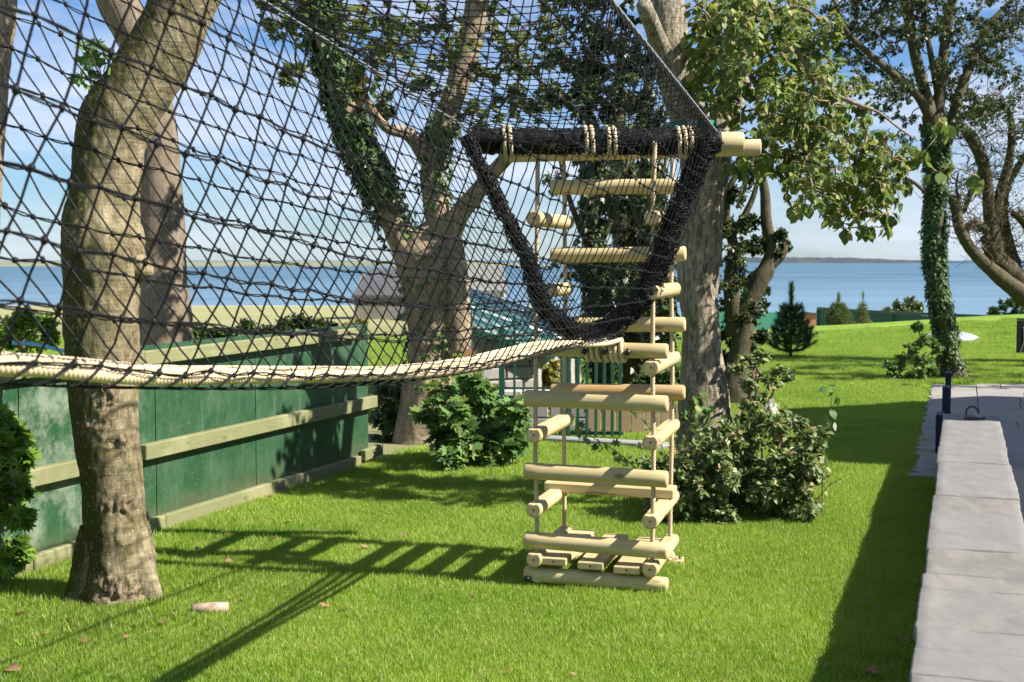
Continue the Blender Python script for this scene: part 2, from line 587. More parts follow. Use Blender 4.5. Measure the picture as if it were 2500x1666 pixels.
BARK4 = bark_mat('rough_pale_bark', (.34, .285, .205), (.56, .49, .385), (.055, .045, .03), (.17, .155, .055), .6, 1.5, .85, 1.0)
BARK5 = bark_mat('mossy_limb_bark', (.085, .07, .042), (.14, .12, .072), (.018, .015, .01), (.065, .07, .015), .9, 1.0, .5, .6)
TWIG = plain_mat('twig_bark', (.10, .07, .045), .8, .2, var=.3, sc=30)
TWIGG = plain_mat('green_stem', (.14, .13, .05), .7, .3, var=.3, sc=30)
L_OLIVE = leaf_mat('olive_leaf', [(0, (.045, .09, .015)), (.35, (.075, .125, .022)), (.7, (.115, .155, .03)), (.93, (.17, .175, .04)), (1, (.24, .16, .05))], .38, .5, .35)
L_LIND = leaf_mat('broad_branch_leaf', [(0, (.08, .15, .03)), (.35, (.135, .215, .048)), (.7, (.22, .28, .065)), (.93, (.33, .35, .095)), (1, (.38, .27, .11))], .46, .48, .4)
L_DARK = leaf_mat('dark_leaf', [(0, (0.024, 0.049, 0.011)), (.5, (0.043, 0.074, 0.016)), (.9, (0.074, 0.101, 0.022)), (1, (0.121, 0.101, 0.034))], .25)
L_IVY = leaf_mat('ivy_leaf', [(0, (0.023, 0.058, 0.013)), (.5, (0.046, 0.098, 0.019)), (.9, (0.085, 0.150, 0.033)), (1, (0.130, 0.169, 0.039))], .15, .5, .35)
L_SYC = leaf_mat('sycamore_sprout_leaf', [(0, (0.073, 0.156, 0.042)), (.5, (0.114, 0.218, 0.062)), (.88, (0.177, 0.291, 0.062)), (1, (0.333, 0.312, 0.104))], .3, .5, .35)
L_SHR = leaf_mat('shrub_leaf', [(0, (.075, .135, .035)), (.35, (.14, .215, .065)), (.7, (.23, .29, .11)), (.9, (.33, .34, .16)), (1, (.40, .25, .15))], .32, .5, .4)
L_ELD = leaf_mat('green_bush_leaf', [(0, (0.101, 0.203, 0.024)), (.5, (0.173, 0.304, 0.041)), (1, (0.263, 0.385, 0.061))], .4)
L_GOLD = leaf_mat('golden_bush_leaf', [(0, (0.165, 0.176, 0.033)), (.5, (0.242, 0.231, 0.044)), (1, (0.330, 0.275, 0.066))], .3)
L_PINE = leaf_mat('pine_needle', [(0, (0.022, 0.060, 0.017)), (.5, (0.036, 0.090, 0.022)), (1, (0.060, 0.120, 0.026))], .15)
L_PINE2 = leaf_mat('pale_pine_needle', [(0, (0.065, 0.117, 0.039)), (.5, (0.117, 0.169, 0.052)), (1, (0.208, 0.221, 0.078))], .2)
L_FALL = leaf_mat('fallen_leaf_brown', [(0, (.10, .045, .02)), (.4, (.22, .12, .055)), (.75, (.34, .23, .13)), (1, (.30, .10, .05))], .15, .7, .2)
L_PALE = leaf_mat('pale_leaf_underside', [(0, (.40, .40, .36)), (1, (.48, .47, .42))], .2, .5, .3)
GREENP = None
def grass_mat(name, blade):
    m = NT(name)
    co = m.coord('World')
    big = m.noise(co, .9, 4, .6)
    mid = m.noise(co, 5.5, 5, .65)
    strp = m.noise(m.n('ShaderNodeMapping', {'Vector': co, 'Scale': (.12, 1.0, 1)}).outputs[0], 2.2, 3, .5)
    c = m.mix(m.ramp(big, [(.38, 0.0), (.62, 1.0)]), (.175, .315, .024), (.33, .465, .055))
    c = m.mix(m.ramp(mid, [(.50, 0.0), (.70, .75)]), c, (.43, .47, .12))
    c = m.mix(m.ramp(strp, [(.42, 0.0), (.60, .60)]), c, (.30, .42, .055))
    if blade:
        f = rand_fac(m)
        c = m.mix(m.math('MULTIPLY', f, .45), c, (.14, .28, .02))
        c = m.mix(m.ramp(f, [(.84, 0.0), (.90, .85)]), c, (.50, .48, .22))
        m.fin(c, .5, .35)
        tr = m.n('ShaderNodeBsdfTranslucent')
        m.l(m.mix(.35, c, (.45, .62, .04)), tr.inputs['Color'])
        ms = m.n('ShaderNodeMixShader', {'Fac': .38})
        m.l(m.b.outputs[0], ms.inputs[1]); m.l(tr.outputs[0], ms.inputs[2])
        m.l(ms.outputs[0], m.out.inputs[0])
        return m.mat
    fine = m.noise(co, 130, 4, .7)
    c = m.mix(m.math('MULTIPLY', fine, .8), c, (.06, .13, .008))
    bare = m.noise(co, 2.3, 6, .7)
    c = m.mix(m.ramp(bare, [(.66, 0.0), (.76, .7)]), c, (.20, .16, .08))
    # past the gardens the ground is paler pasture, then shingle
    y = m.n('ShaderNodeSeparateXYZ', {0: m.n('ShaderNodeNewGeometry').outputs['Position']}).outputs[1]
    sx_ = m.n('ShaderNodeSeparateXYZ', {0: m.n('ShaderNodeNewGeometry').outputs['Position']}).outputs[0]
    # rough ground outside the boundary fence
    ln = m.math('SUBTRACT', m.math('ADD', m.math('MULTIPLY', y, .369), -5.2), sx_)
    of = m.math('MULTIPLY', m.math('GREATER_THAN', ln, .05), m.math('LESS_THAN', sx_, -.7))
    c = m.mix(of, c, m.mix(m.noise(co, .8, 6, .65), (.12, .14, .05), (.30, .28, .14)))
    # worn earth round the foot of the leaning sycamore and under the ladder
    for cx, cy, rad in ((-1.93, 6.52, .40), (.45, 6.95, .42)):
        dv = m.n('ShaderNodeVectorMath', {0: m.n('ShaderNodeNewGeometry').outputs['Position'], 1: (cx, cy, 0)}, operation='DISTANCE').outputs['Value']
        wr = m.ramp(m.math('ADD', m.math('DIVIDE', dv, rad), m.math('MULTIPLY', m.math('SUBTRACT', m.noise(co, 9, 5), .5), 1.2)), [(.6, .85), (1.0, 0.0)])
        c = m.mix(wr, c, (.14, .10, .055))
    pf = m.ramp(m.math('DIVIDE', y, 260.0), [(.13, 0.0), (.17, 1.0)])
    past = m.mix(m.noise(co, .12, 5), (.23, .235, .10), (.33, .315, .16))
    c = m.mix(pf, c, past)
    bf = m.ramp(m.math('ADD', m.math('DIVIDE', y, 260.0), m.math('MULTIPLY', big, .03)), [(.62, 0.0), (.66, 1.0)])
    c = m.mix(bf, c, (.42, .36, .27))
    m.bump(fine, .6, .02)
    m.fin(c, .9, .15)
    return m.mat
GRASSB = grass_mat('lawn_blades', True)
GRASSG = grass_mat('lawn_ground', False)

def water_mat():
    m = NT('sea_water')
    co = m.coord('World')
    st = m.n('ShaderNodeMapping', {'Vector': co, 'Scale': (.012, .05, 1)}).outputs[0]
    a = m.noise(st, 1.0, 7, .62)
    b = m.noise(m.n('ShaderNodeMapping', {'Vector': co, 'Scale': (.002, .009, 1)}).outputs[0], 1.0, 5, .6)
    c = m.mix(m.ramp(a, [(.36, 0.0), (.64, 1.0)]), (.032, .085, .145), (.105, .185, .255))
    c = m.mix(m.ramp(b, [(.38, 0.0), (.66, .55)]), c, (.075, .145, .21))
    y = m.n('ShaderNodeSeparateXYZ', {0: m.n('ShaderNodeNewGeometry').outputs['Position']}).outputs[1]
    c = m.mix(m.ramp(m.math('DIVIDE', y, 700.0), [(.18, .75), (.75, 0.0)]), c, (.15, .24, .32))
    cap = m.noise(m.n('ShaderNodeMapping', {'Vector': co, 'Scale': (.035, .018, 1)}).outputs[0], 1.0, 3, .5)
    c = m.mix(m.ramp(cap, [(.745, 0.0), (.765, .7)]), c, (.75, .80, .85))
    m.bump(a, .5, 1.0)
    return m.fin(c, .75, .12)
WATER = water_mat()

def fence_mat():
    m = NT('green_fence_sheet')
    co = m.coord('World')
    stk = m.n('ShaderNodeMapping', {'Vector': co, 'Scale': (9, 9, .8)}).outputs[0]
    a = m.noise(stk, 1.6, 7, .65)
    b = m.noise(co, 3.0, 6, .65)
    d = m.noise(co, 75, 3, .6)
    c = m.mix(m.ramp(b, [(.35, 0.0), (.7, 1.0)]), (.014, .058, .024), (.027, .082, .037))
    c = m.mix(m.ramp(a, [(.55, 0.0), (.75, .6)]), c, (.09, .16, .105))
    # bleached lichen on the nearest sheet, fading out along the fence
    y = m.n('ShaderNodeSeparateXYZ', {0: m.n('ShaderNodeNewGeometry').outputs['Position']}).outputs[1]
    near = m.ramp(m.math('DIVIDE', y, 20.0), [(.375, 1.0), (.405, .15)])
    c = m.mix(m.math('MULTIPLY', m.ramp(m.noise(co, 5, 8, .72), [(.44, 0.0), (.62, .7)]), near), c, (.24, .28, .21))
    c = m.mix(m.ramp(d, [(.62, 0.0), (.70, .5)]), c, (.20, .26, .18))
    mud = m.ramp(m.math('ADD', m.n('ShaderNodeSeparateXYZ', {0: m.n('ShaderNodeNewGeometry').outputs['Position']}).outputs[2], m.math('MULTIPLY', b, .22)), [(.16, .6), (.34, 0.0)])
    c = m.mix(mud, c, (.10, .095, .05))
    m.bump(b, .15, .02)
    return m.fin(c, .45, .4)
FENCEG = fence_mat()
SHEETG = plain_mat('far_green_sheet', (.018, .115, .075), .55, .3, var=.3, sc=3, bstr=.05)
STEELG = plain_mat('green_steel', (.012, .075, .045), .4, .5, var=.25, sc=20)
ROOFG = plain_mat('green_roof_sheet', (.008, .060, .045), .17, .6, var=.15, sc=10, bstr=.02)
RUST = plain_mat('rusty_post', (.30, .17, .10), .85, .2, var=.4, sc=30, dirt=(.16, .07, .03))
COPE = stone_mat('grey_sandstone', (.155, .146, .134), (.25, .233, .21), (.20, .20, .203))
PAVE = stone_mat('patio_stone', (.26, .245, .22), (.33, .31, .275), (.235, .23, .225))
WALLST = stone_mat('rubble_stone', (.22, .21, .19), (.36, .33, .29), (.30, .28, .25), .85, 12)
MORTAR = plain_mat('mortar', (.36, .34, .30), .9, .1, var=.3, sc=30, bstr=.3)
MORTARL = plain_mat('pale_mortar', (.34, .32, .285), .9, .1, var=.2, sc=30, bstr=.3)
SOIL = plain_mat('dark_soil', (.05, .035, .022), .95, .1, var=.4, sc=25, bstr=.4)
SLATE = plain_mat('roof_slate', (.085, .085, .09), .7, .3, var=.3, sc=4)
SLATEL = plain_mat('pale_roof', (.20, .195, .185), .7, .3, var=.3, sc=4)
RENDERW = plain_mat('white_render', (.58, .56, .53), .85, .2, var=.12, sc=6)
GLASS = plain_mat('window_glass', (.03, .04, .05), .08, .6, var=.1)
NAVY = plain_mat('navy_paint', (.007, .012, .05), .5, .4, var=.2, sc=12)
BLACKM = plain_mat('black_metal', (.008, .008, .009), .6, .2, var=.2)
GREYP = plain_mat('grey_plastic', (.28, .31, .33), .4, .5, var=.1, bstr=.02)
DARKP = plain_mat('dark_plastic', (.05, .055, .06), .45, .5, var=.15, bstr=.03)
DOMEM = plain_mat('grey_dome', (.33, .36, .38), .35, .5, var=.12, sc=4, bstr=.02)
STRAPG = plain_mat('green_webbing', (.01, .16, .09), .7, .2, var=.25, sc=60)
BLUEP = plain_mat('blue_pipe', (.12, .38, .62), .5, .4, var=.15)
KERB = plain_mat('kerb_concrete', (.30, .29, .285), .85, .2, var=.25, sc=12)
HILL1 = plain_mat('far_pasture', (.20, .215, .145), .95, .05, var=.5, sc=.02, bstr=0.0, dirt=(.25, .21, .16))
HILL2 = plain_mat('far_rock', (.060, .075, .09), .95, .05, var=.3, sc=.02, bstr=0.0, dirt=(.10, .115, .10))
BRICKO = plain_mat('orange_board', (.42, .22, .12), .8, .2, var=.3, sc=6)

# ------------------------------------------------------------------ the setting: ground, grass, sea, far shores
def make_ground():
    def axis(a, b, near, far, lim):
        v, x = [0.0], 0.0
        return v
    xs = sorted(set([round(x, 3) for x in np.concatenate([np.arange(-12, 20.01, .5), np.arange(-60, -12, 4), np.arange(20, 70, 3), np.array([-1500, -700, -350, -180, -100, 90, 130, 200, 400, 800, 1500])])]))
    ys = sorted(set([round(y, 3) for y in np.concatenate([np.arange(-8, 46, .5), np.arange(46, 130, 3), np.arange(130, 240, 10), np.array([-60, -30, -15, 300, 420])])]))
    V, Fc = [], []
    for y in ys:
        for x in xs:
            z = ground_z(x, y)
            if y < 40:
                z += .012 * mnoise.noise(Vector((x * .7, y * .7, 0)))
            if y > 230:
                z = -6.5
            V.append((x, y, z))
    n = len(xs)
    for j in range(len(ys) - 1):
        for i in range(n - 1):
            a = j * n + i
            Fc.append((a, a + 1, a + n + 1, a + n))
    mb = MB(); mb.add(V, Fc)
    return tag(mb.build('lawn', GRASSG), kind='structure')
make_ground()

mb = MB()
mb.add([(-30000, 60, -5.0), (30000, 60, -5.0), (30000, 45000, -5.0), (-30000, 45000, -5.0)], [(0, 1, 2, 3)])
tag(mb.build('sea', WATER, smooth=False), 'blue wind-ruffled sea with small white wave crests', kind='structure')

def shore(name, px0, px1, d, top, base_py, mat, label, seed, depth=300, jag=.35):
    """a low landform across the water: a ridge with a near slope, crest and far slope"""
    n = 160
    V, Fc = [], []
    for i in range(n + 1):
        t = i / n
        px = px0 + (px1 - px0) * t
        x = (px - 1250) / F * d
        h = (636 + base_py - top(px)) / F * d
        k = mnoise.noise(Vector((t * 22 + seed, .3, 0))) * .6 + mnoise.noise(Vector((t * 70 + seed, 1.3, 0))) * .4
        h = max(.3, h * (1 + jag * k))
        for q, (dy, hh) in enumerate(((-15, -1.5), (0, .30 * h), (depth * .15, .72 * h), (depth * .4, h), (depth * .8, .6 * h), (depth, -1.5))):
            jj = 1 + .18 * mnoise.noise(Vector((t * 60 + seed, q * 1.7, 2)))
            V.append((x, d + dy, -5.0 + hh * (jj if hh > 0 else 1)))
    for i in range(n):
        for q in range(5):
            a = i * 6 + q
            Fc.append((a, a + 6, a + 7, a + 1))
    mb = MB(); mb.add(V, Fc)
    return tag(mb.build(name, mat), label, kind='structure')
shore('headland', -700, 1420, 1500, lambda p: 637 + .0 * p + (3 if p > 1200 else 0) + max(0, (p - 1250)) * .06, 13, HILL1, 'low green and tan headland across the bay', 3.0, 500, .25)
shore('rocky_islet', 1560, 2370, 3300, lambda p: 628 + max(0, (p - 2100)) * .035, 6, HILL2, 'long low dark rocky islet on the horizon', 9.0, 500, .35)

# wall-aligned frame on the right
WO = Vector((-.131, 0, 0))
WU = Vector((.3355, 1, 0)).normalized()          # along the wall, away from the house
WV = Vector((WU.y, -WU.x, 0))                     # to the right of it
def wf(u, v, z=0.0):
    p = WO + WU * u + WV * v
    return Vector((p.x, p.y, z))
WTOP = .40
WW = .432          # coping width

def in_patio(x, y):
    q = Vector((x, y, 0)) - WO
    u, v = q.dot(WU), q.dot(WV)
    if v > .02:
        return y < 17.7
    return v > -.22 and 10.5 < u and y < 17.7

# grass blades, instanced in tufts over the nearer lawn
def make_grass():
    patches = []
    for s in range(3):
        lv = Leaves('blade')
        for k in range(1150):
            x, y = R.uniform(-.17, .17), R.uniform(-.17, .17)
            t = math.hypot(x, y)
            if t > .2: continue
            d = Vector((R.gauss(0, .42), R.gauss(0, .42), 1))
            lv.add((x, y, -.004), d, rnd_unit(), R.uniform(.018, .040))
        o = lv.build('lawn_tuft', GRASSB, kind_stuff=False)
        COL.objects.unlink(o)
        patches.append(o)
    pts = []
    FA = gp(57, 1405); FB = gp(888, 1139)
    def left_of_fence(x, y):
        t = (y - FA.y) / (FB.y - FA.y)
        return y < 13.5 and x < FA.x + (FB.x - FA.x) * t + .06
    def scan(y0, y1, st, sc):
        y = y0
        while y < y1:
            hw = 1250 / F * y + 1.4
            x = -hw
            while x < hw:
                X, Y = x + R.uniform(-.5, .5) * st, y + R.uniform(-.5, .5) * st
                worn = math.hypot(X + 1.93, Y - 6.52) < .34 + .12 * mnoise.noise(Vector((X * 5, Y * 5, 1)))
                if not in_patio(X, Y) and not left_of_fence(X, Y) and not (worn and R.random() < .72):
                    pts.append((X, Y, ground_z(X, Y) + .012 * mnoise.noise(Vector((X * .7, Y * .7, 0))), sc * R.uniform(.8, 1.25)))
                x += st
            y += st
    scan(2.4, 10.0, .15, 1.0)
    scan(10.0, 17.0, .21, 1.15)
    scan(17.0, 30.0, .34, 1.5)
    def tuft(x, y, lo, hi):
        pts.append((x, y, ground_z(x, y) - .004, R.uniform(lo, hi)))
    for k in range(150):                      # longer grass the mower leaves along the fence and round the trunks
        q = FA + (FB - FA) * R.uniform(-.1, 1.0)
        tuft(q.x + R.uniform(.10, .18), q.y + R.uniform(-.05, .05), .9, 1.9)
    for cx, cy, r0, r1, n in ((-1.93, 6.50, .20, .34, 46), (1.34, 9.25, .3, .5, 30), (.0, 10.6, .3, .9, 40), (6.2, 18.7, .2, .5, 30)):
        for k in range(n):
            a = R.uniform(0, 6.283); r = R.uniform(r0, r1)
            tuft(cx + math.cos(a) * r, cy + math.sin(a) * r, .9, 1.9)
    me = bpy.data.meshes.new('grass')
    me.from_pydata([p[:3] for p in pts], [], [])
    at = me.attributes.new('sc', 'FLOAT', 'POINT')
    at.data.foreach_set('value', [p[3] for p in pts])
    o = link_mesh('grass', me, GRASSB)
    tag(o, 'short mown sunlit green lawn grass', 'grass', kind='stuff')
    g = bpy.data.node_groups.new('grass_nodes', 'GeometryNodeTree')
    g.interface.new_socket('Geometry', in_out='INPUT', socket_type='NodeSocketGeometry')
    g.interface.new_socket('Geometry', in_out='OUTPUT', socket_type='NodeSocketGeometry')
    gi, go = g.nodes.new('NodeGroupInput'), g.nodes.new('NodeGroupOutput')
    join = g.nodes.new('GeometryNodeJoinGeometry')
    idx = g.nodes.new('GeometryNodeInputIndex')
    na = g.nodes.new('GeometryNodeInputNamedAttribute'); na.data_type = 'FLOAT'; na.inputs[0].default_value = 'sc'
    rv = g.nodes.new('FunctionNodeRandomValue'); rv.data_type = 'FLOAT_VECTOR'
    rv.inputs[0].default_value = (-.05, -.05, 0); rv.inputs[1].default_value = (.05, .05, 6.283)
    for q, p in enumerate(patches):
        md = g.nodes.new('FunctionNodeCompare'); md.data_type = 'INT'; md.operation = 'EQUAL'
        mm = g.nodes.new('ShaderNodeMath'); mm.operation = 'MODULO'; mm.inputs[1].default_value = 3.0
        g.links.new(idx.outputs[0], mm.inputs[0])
        ins = [i for i in md.inputs if i.type == 'INT']
        g.links.new(mm.outputs[0], ins[0]); ins[1].default_value = q
        oi = g.nodes.new('GeometryNodeObjectInfo'); oi.inputs['Object'].default_value = p
        ip = g.nodes.new('GeometryNodeInstanceOnPoints')
        g.links.new(gi.outputs[0], ip.inputs['Points'])
        g.links.new(md.outputs[0], ip.inputs['Selection'])
        g.links.new(oi.outputs['Geometry'], ip.inputs['Instance'])
        g.links.new(rv.outputs[0], ip.inputs['Rotation'])
        g.links.new(na.outputs[0], ip.inputs['Scale'])
        g.links.new(ip.outputs[0], join.inputs[0])
    g.links.new(join.outputs[0], go.inputs[0])
    mdf = o.modifiers.new('blades', 'NODES'); mdf.node_group = g
make_grass()

# ------------------------------------------------------------------ patio, garden wall, house
def make_patio():
    mb = MB()
    E = Vector((1, .035, 0)).normalized()
    # bedding just below the slabs
    p = [wf(3.0, WW - .02), wf(3.0, 5.5), Vector((14.5, 17.9, 0)), wf(18.9, .30)]
    q2 = [wf(10.55, -.19), wf(10.55, .30), wf(18.7, .30), wf(18.5, -.19)]
    mb.add([(v.x, v.y, .008) for v in p], [(0, 1, 2, 3)])
    mb.add([(v.x, v.y, .0065) for v in q2], [(0, 1, 2, 3)])
    base = tag(mb.build('patio', MORTAR, smooth=False), 'grey stone paved patio behind the garden wall', kind='structure')
    def slab(poly, h=.03, z0=.004, name='slab'):
        c = sum(poly, Vector()) / len(poly)
        vs, n = [], len(poly)
        for z, k in ((z0, .0), (h - .004, .0), (h, .006)):
            for v in poly:
                dirn = (c - v)
                vv = v + dirn.normalized() * k
                vs.append((vv.x, vv.y, z + (R.uniform(-.001, .001) if z > z0 else 0)))
        fs = [tuple(range(2 * n, 3 * n))]
        for r in (0, 1):
            for i in range(n):
                j = (i + 1) % n
                fs.append((r * n + i, r * n + j, (r + 1) * n + j, (r + 1) * n + i))
        m2 = MB(); m2.add(vs, fs)
        return m2.build(name, PAVE, base, smooth=False)
    # rows run across; joints follow the wall
    y = 17.62
    row = 0
    while y > 6.2:
        dep = R.choice([.45, .6, .6, .75])
        y0 = y - dep
        x0r = wf(0, WW)
        off = R.uniform(0, .5)
        s = -.0
        k = (WU.x / WU.y)
        def edge(v, yy):     # point at sideways distance v from the wall line, at depth yy
            u = (yy - WO.y - WV.y * v) / WU.y
            return wf(u, v)
        v = WW + .02 if y < 11.3 else .335
        lim = 1250 / F * y + .6
        first = True
        while True:
            wd = R.choice([.45, .6, .75, .9]) if not first else .3 + off
            first = False
            a, b = v, v + wd - .012
            P = [edge(a, y0 + .012) + Vector((0, a * .03, 0)), edge(b, y0 + .012) + Vector((0, b * .03, 0)), edge(b, y) + Vector((0, b * .03, 0)), edge(a, y) + Vector((0, a * .03, 0))]
            slab(P)
            v += wd
            if P[0].x > lim:
                break
        y = y0
        row += 1
    # narrow paved strip on the lawn side with ragged outer ends
    u = 10.55
    while u < 18.25:
        L = R.uniform(.30, .85)
        L = min(L, 18.4 - u + .05)
        P = []
        n = 6
        outer = [wf(u + .006 + (L - .018) * i / n, -.19 + R.uniform(-.05, .022)) for i in range(n + 1)]
        P = outer[::-1] + [wf(u + .006, .0 if u < 11.6 else .32), wf(u + L - .012, .0 if u < 11.6 else .32)]
        P = P[::-1]
        c = sum(P, Vector()) / len(P)
        slab(P, .034)
        u += L
make_patio()

def make_wall():
    t = empty('garden_wall', wf(6, .23), 'low stone garden wall topped with riven grey coping slabs', 'wall')
    mb = MB()
    c = wf(5.80, WW / 2, (WTOP - .05) / 2)
    ang = math.atan2(WU.y, WU.x)
    Mz = Matrix.Rotation(ang, 4, 'Z')
    mb.box(c, (11.4, WW - .12, WTOP - .055), Mz)
    mb.build('wall_core', MORTAR, t, smooth=False)
    # face stones on both sides and the far end
    for side, vv in ((0, .062), (1, WW - .062)):
        u = .3
        while u < 11.2:
            for zi in range(2):
                pass
            L = R.uniform(.22, .5)
            for z0, h in ((.004, .108), (.116, .108), (.228, .108)):
                m2 = MB()
                m2.box(wf(u + L / 2 + (0 if z0 < .1 else .09), vv, z0 + h / 2), (L - .015, R.uniform(.03, .045), h - .008), Mz, bev=.008)
                m2.build('stone', WALLST, t)
            u += L
    # coping slabs: joints measured from the photograph, then continued
    js = [11.6]
    for d in (10.7, 9.6, 8.9, 8.25, 7.6, 7.06, 6.2, 5.70, 5.44, 4.85, 4.58):
        js.append(d * .94 / WU.y)
    while js[-1] > .9:
        js.append(js[-1] - R.choice([.3, .5, .6]))
    for a, b in zip(js[:-1], js[1:]):
        L = a - b
        if L < .1: continue
        if a < 11.5:
            m2 = MB(); m2.box(wf(a, WW / 2, WTOP - .031), (.016, WW - .012, .046), Mz); m2.build('mortar_joint', MORTARL, t, smooth=False)
        th = .052
        us = [0, .007] + list(np.linspace(.04, L - .04 - .008, max(2, int(L / .05)))) + [L - .015, L - .008]
        vsl = [0, .008] + list(np.linspace(.045, WW - .045, 8)) + [WW - .008, WW]
        nu, nv = len(us) - 1, len(vsl) - 1
        vs, fs = [], []
        jz, jv = R.uniform(-.003, .003), R.uniform(-.007, .007)
        for i, ui in enumerate(us):
            for j, vj in enumerate(vsl):
                uu = b + .004 + ui
                edge = i in (0, nu) or j in (0, nv)
                vv = vj + jv
                if j in (0, nv): vv += .006 * mnoise.noise(Vector((uu * 9, j, b))) + R.uniform(-.0012, .0012)
                n1 = mnoise.noise(Vector((uu * 3.1, vv * 7, b * 3))) * .0045 + mnoise.noise(Vector((uu * 11, vv * 18, b))) * .0028
                vs.append(tuple(wf(uu, vv, WTOP + jz + n1 - (.005 if edge else 0))))
        W = nv + 1
        for i in range(nu):
            for j in range(nv):
                q = i * W + j
                fs.append((q, q + 1, q + W + 1, q + W)[::-1])
        nb = len(vs)
        ring = [j for j in range(W)] + [i * W + nv for i in range(1, nu + 1)] + [nu * W + j for j in range(nv - 1, -1, -1)] + [i * W for i in range(nu - 1, 0, -1)]
        for q in ring:
            v = vs[q]
            vs.append((v[0], v[1], WTOP - th))
        for k in range(len(ring)):
            k2 = (k + 1) % len(ring)
            fs.append((ring[k], ring[k2], nb + k2, nb + k))
        fs.append(tuple(nb + k for k in range(len(ring)))[::-1])
        m2 = MB(); m2.add(vs, fs)
        m2.build('coping_slab', COPE, t, smooth=True)
make_wall()

def make_house():
    """the house beyond the patio whose shadow lies over lawn and paving"""
    t = empty('house', wf(9, 5), 'white rendered house beside the paved patio, casting the broad shadow', 'house')
    VH = 3.24
    def prism(prof, v0, v1, name, mat, parent=t):
        n = len(prof)
        vs = [tuple(wf(u, v0, z)) for u, z in prof] + [tuple(wf(u, v1, z)) for u, z in prof]
        m2 = MB(); m2.add(vs, [tuple(range(n))[::-1], tuple(range(n, 2 * n))] + [(i, (i + 1) % n, n + (i + 1) % n, n + i) for i in range(n)])
        return m2.build(name, mat, parent, smooth=False)
    prism([(1.5, 0), (11.2, 0), (11.2, 2.6), (1.5, 2.6)], VH + .12, VH + 4.5, 'wall', RENDERW)
    prism([(1.4, 2.6), (11.2, 2.6), (11.2, 2.76), (1.4, 2.76)], VH, VH + 4.6, 'roof', SLATE)
    prism([(11.25, 0), (17.0, 0), (17.0, 2.6), (15.0, 4.5), (11.25, 3.75)], VH + .12, VH + 4.5, 'wall', RENDERW)
    prism([(11.22, 3.75), (15.0, 4.5), (17.1, 2.55), (17.15, 2.65), (15.0, 4.65), (11.22, 3.87)], VH, VH + 4.6, 'roof', SLATE)
    for uu in (4.0, 7.5, 13.5):
        wn = prism([(uu - .5, .9), (uu + .5, .9), (uu + .5, 2.0), (uu - .5, 2.0)], VH + .08, VH + .13, 'window', RENDERW)
        prism([(uu - .43, .97), (uu + .43, .97), (uu + .43, 1.93), (uu - .43, 1.93)], VH + .05, VH + .085, 'pane', GLASS, wn)
make_house()

# navy boards at the end of the wall
for i, (px, d, top, wd, lab) in enumerate(((2300, 11.35, .36, .07, 'shortest navy blue upright board at the end of the garden wall'),
                                      (2314, 12.1, .52, .07, 'middle navy blue upright board beyond the end of the garden wall'),
                                      (2319, 12.9, .585, .06, 'tallest navy blue upright board beyond the end of the garden wall'))):
    mb = MB()
    x = (px - 1250) / F * d
    ang = math.atan2(WU.y, WU.x)
    mb.box((x, d, top / 2 + .015), (.26, wd * .9, top - .03), Matrix.Rotation(ang, 4, 'Z'), bev=.006)
    tag(mb.build('upright_board', NAVY, smooth=False), lab, 'board', 'navy boards at the end of the wall')

# small hand sander left on the coping
def make_tool():
    c = wf(11.25, .245, WTOP + .004)
    t = empty('hand_sander', c, 'small grey hand sander with loop handle lying on the wall coping', 'sander')
    ang = math.radians(-25)
    Mz = Matrix.Translation(c) @ Matrix.Rotation(ang, 4, 'Z') @ Matrix.Scale(.8, 4)
    def place(vs): return [tuple(Mz @ Vector(v)) for v in vs]
    prof = [(-.10, -.05), (.02, -.055), (.10, 0), (.02, .055), (-.10, .05)]
    vs = [(x, y, 0) for x, y in prof] + [(x * .95, y * .95, .022) for x, y in prof]
    n = 5
    fs = [tuple(range(n))[::-1], tuple(range(n, 2 * n))] + [(i, (i + 1) % n, n + (i + 1) % n, n + i) for i in range(n)]
    mb = MB(); mb.add(place(vs), fs); mb.build('base_plate', DARKP, t, smooth=False)
    mb = MB()
    P = [(-.085, 0, .03), (-.08, 0, .085), (-.045, 0, .118), (0, 0, .112), (.025, 0, .08), (.035, 0, .04)]
    C = catmull(P, .008)
    mb.tube([Mz @ Vector(p) for p in C], .009, 8); mb.build('handle', DARKP, t)
    mb = MB()
    rings = [(.0, .042), (.018, .040), (.032, .026), (.038, .010)]
    P = [Mz @ Vector((.02 + .3 * z, 0, .018 + z)) for z, r in rings]
    mb.tube(P, [r for z, r in rings], 12); mb.build('motor_body', GREYP, t)
make_tool()
# ------------------------------------------------------------------ logs, planks, ropes
def axis_frame(a, b, up=Vector((0, 0, 1))):
    X = (b - a).normalized()
    Y = up.cross(X).normalized()
    Z = X.cross(Y)
    c = (a + b) / 2
    return Matrix(((X.x, Y.x, Z.x, c.x), (X.y, Y.y, Z.y, c.y), (X.z, Y.z, Z.z, c.z), (0, 0, 0, 1)))

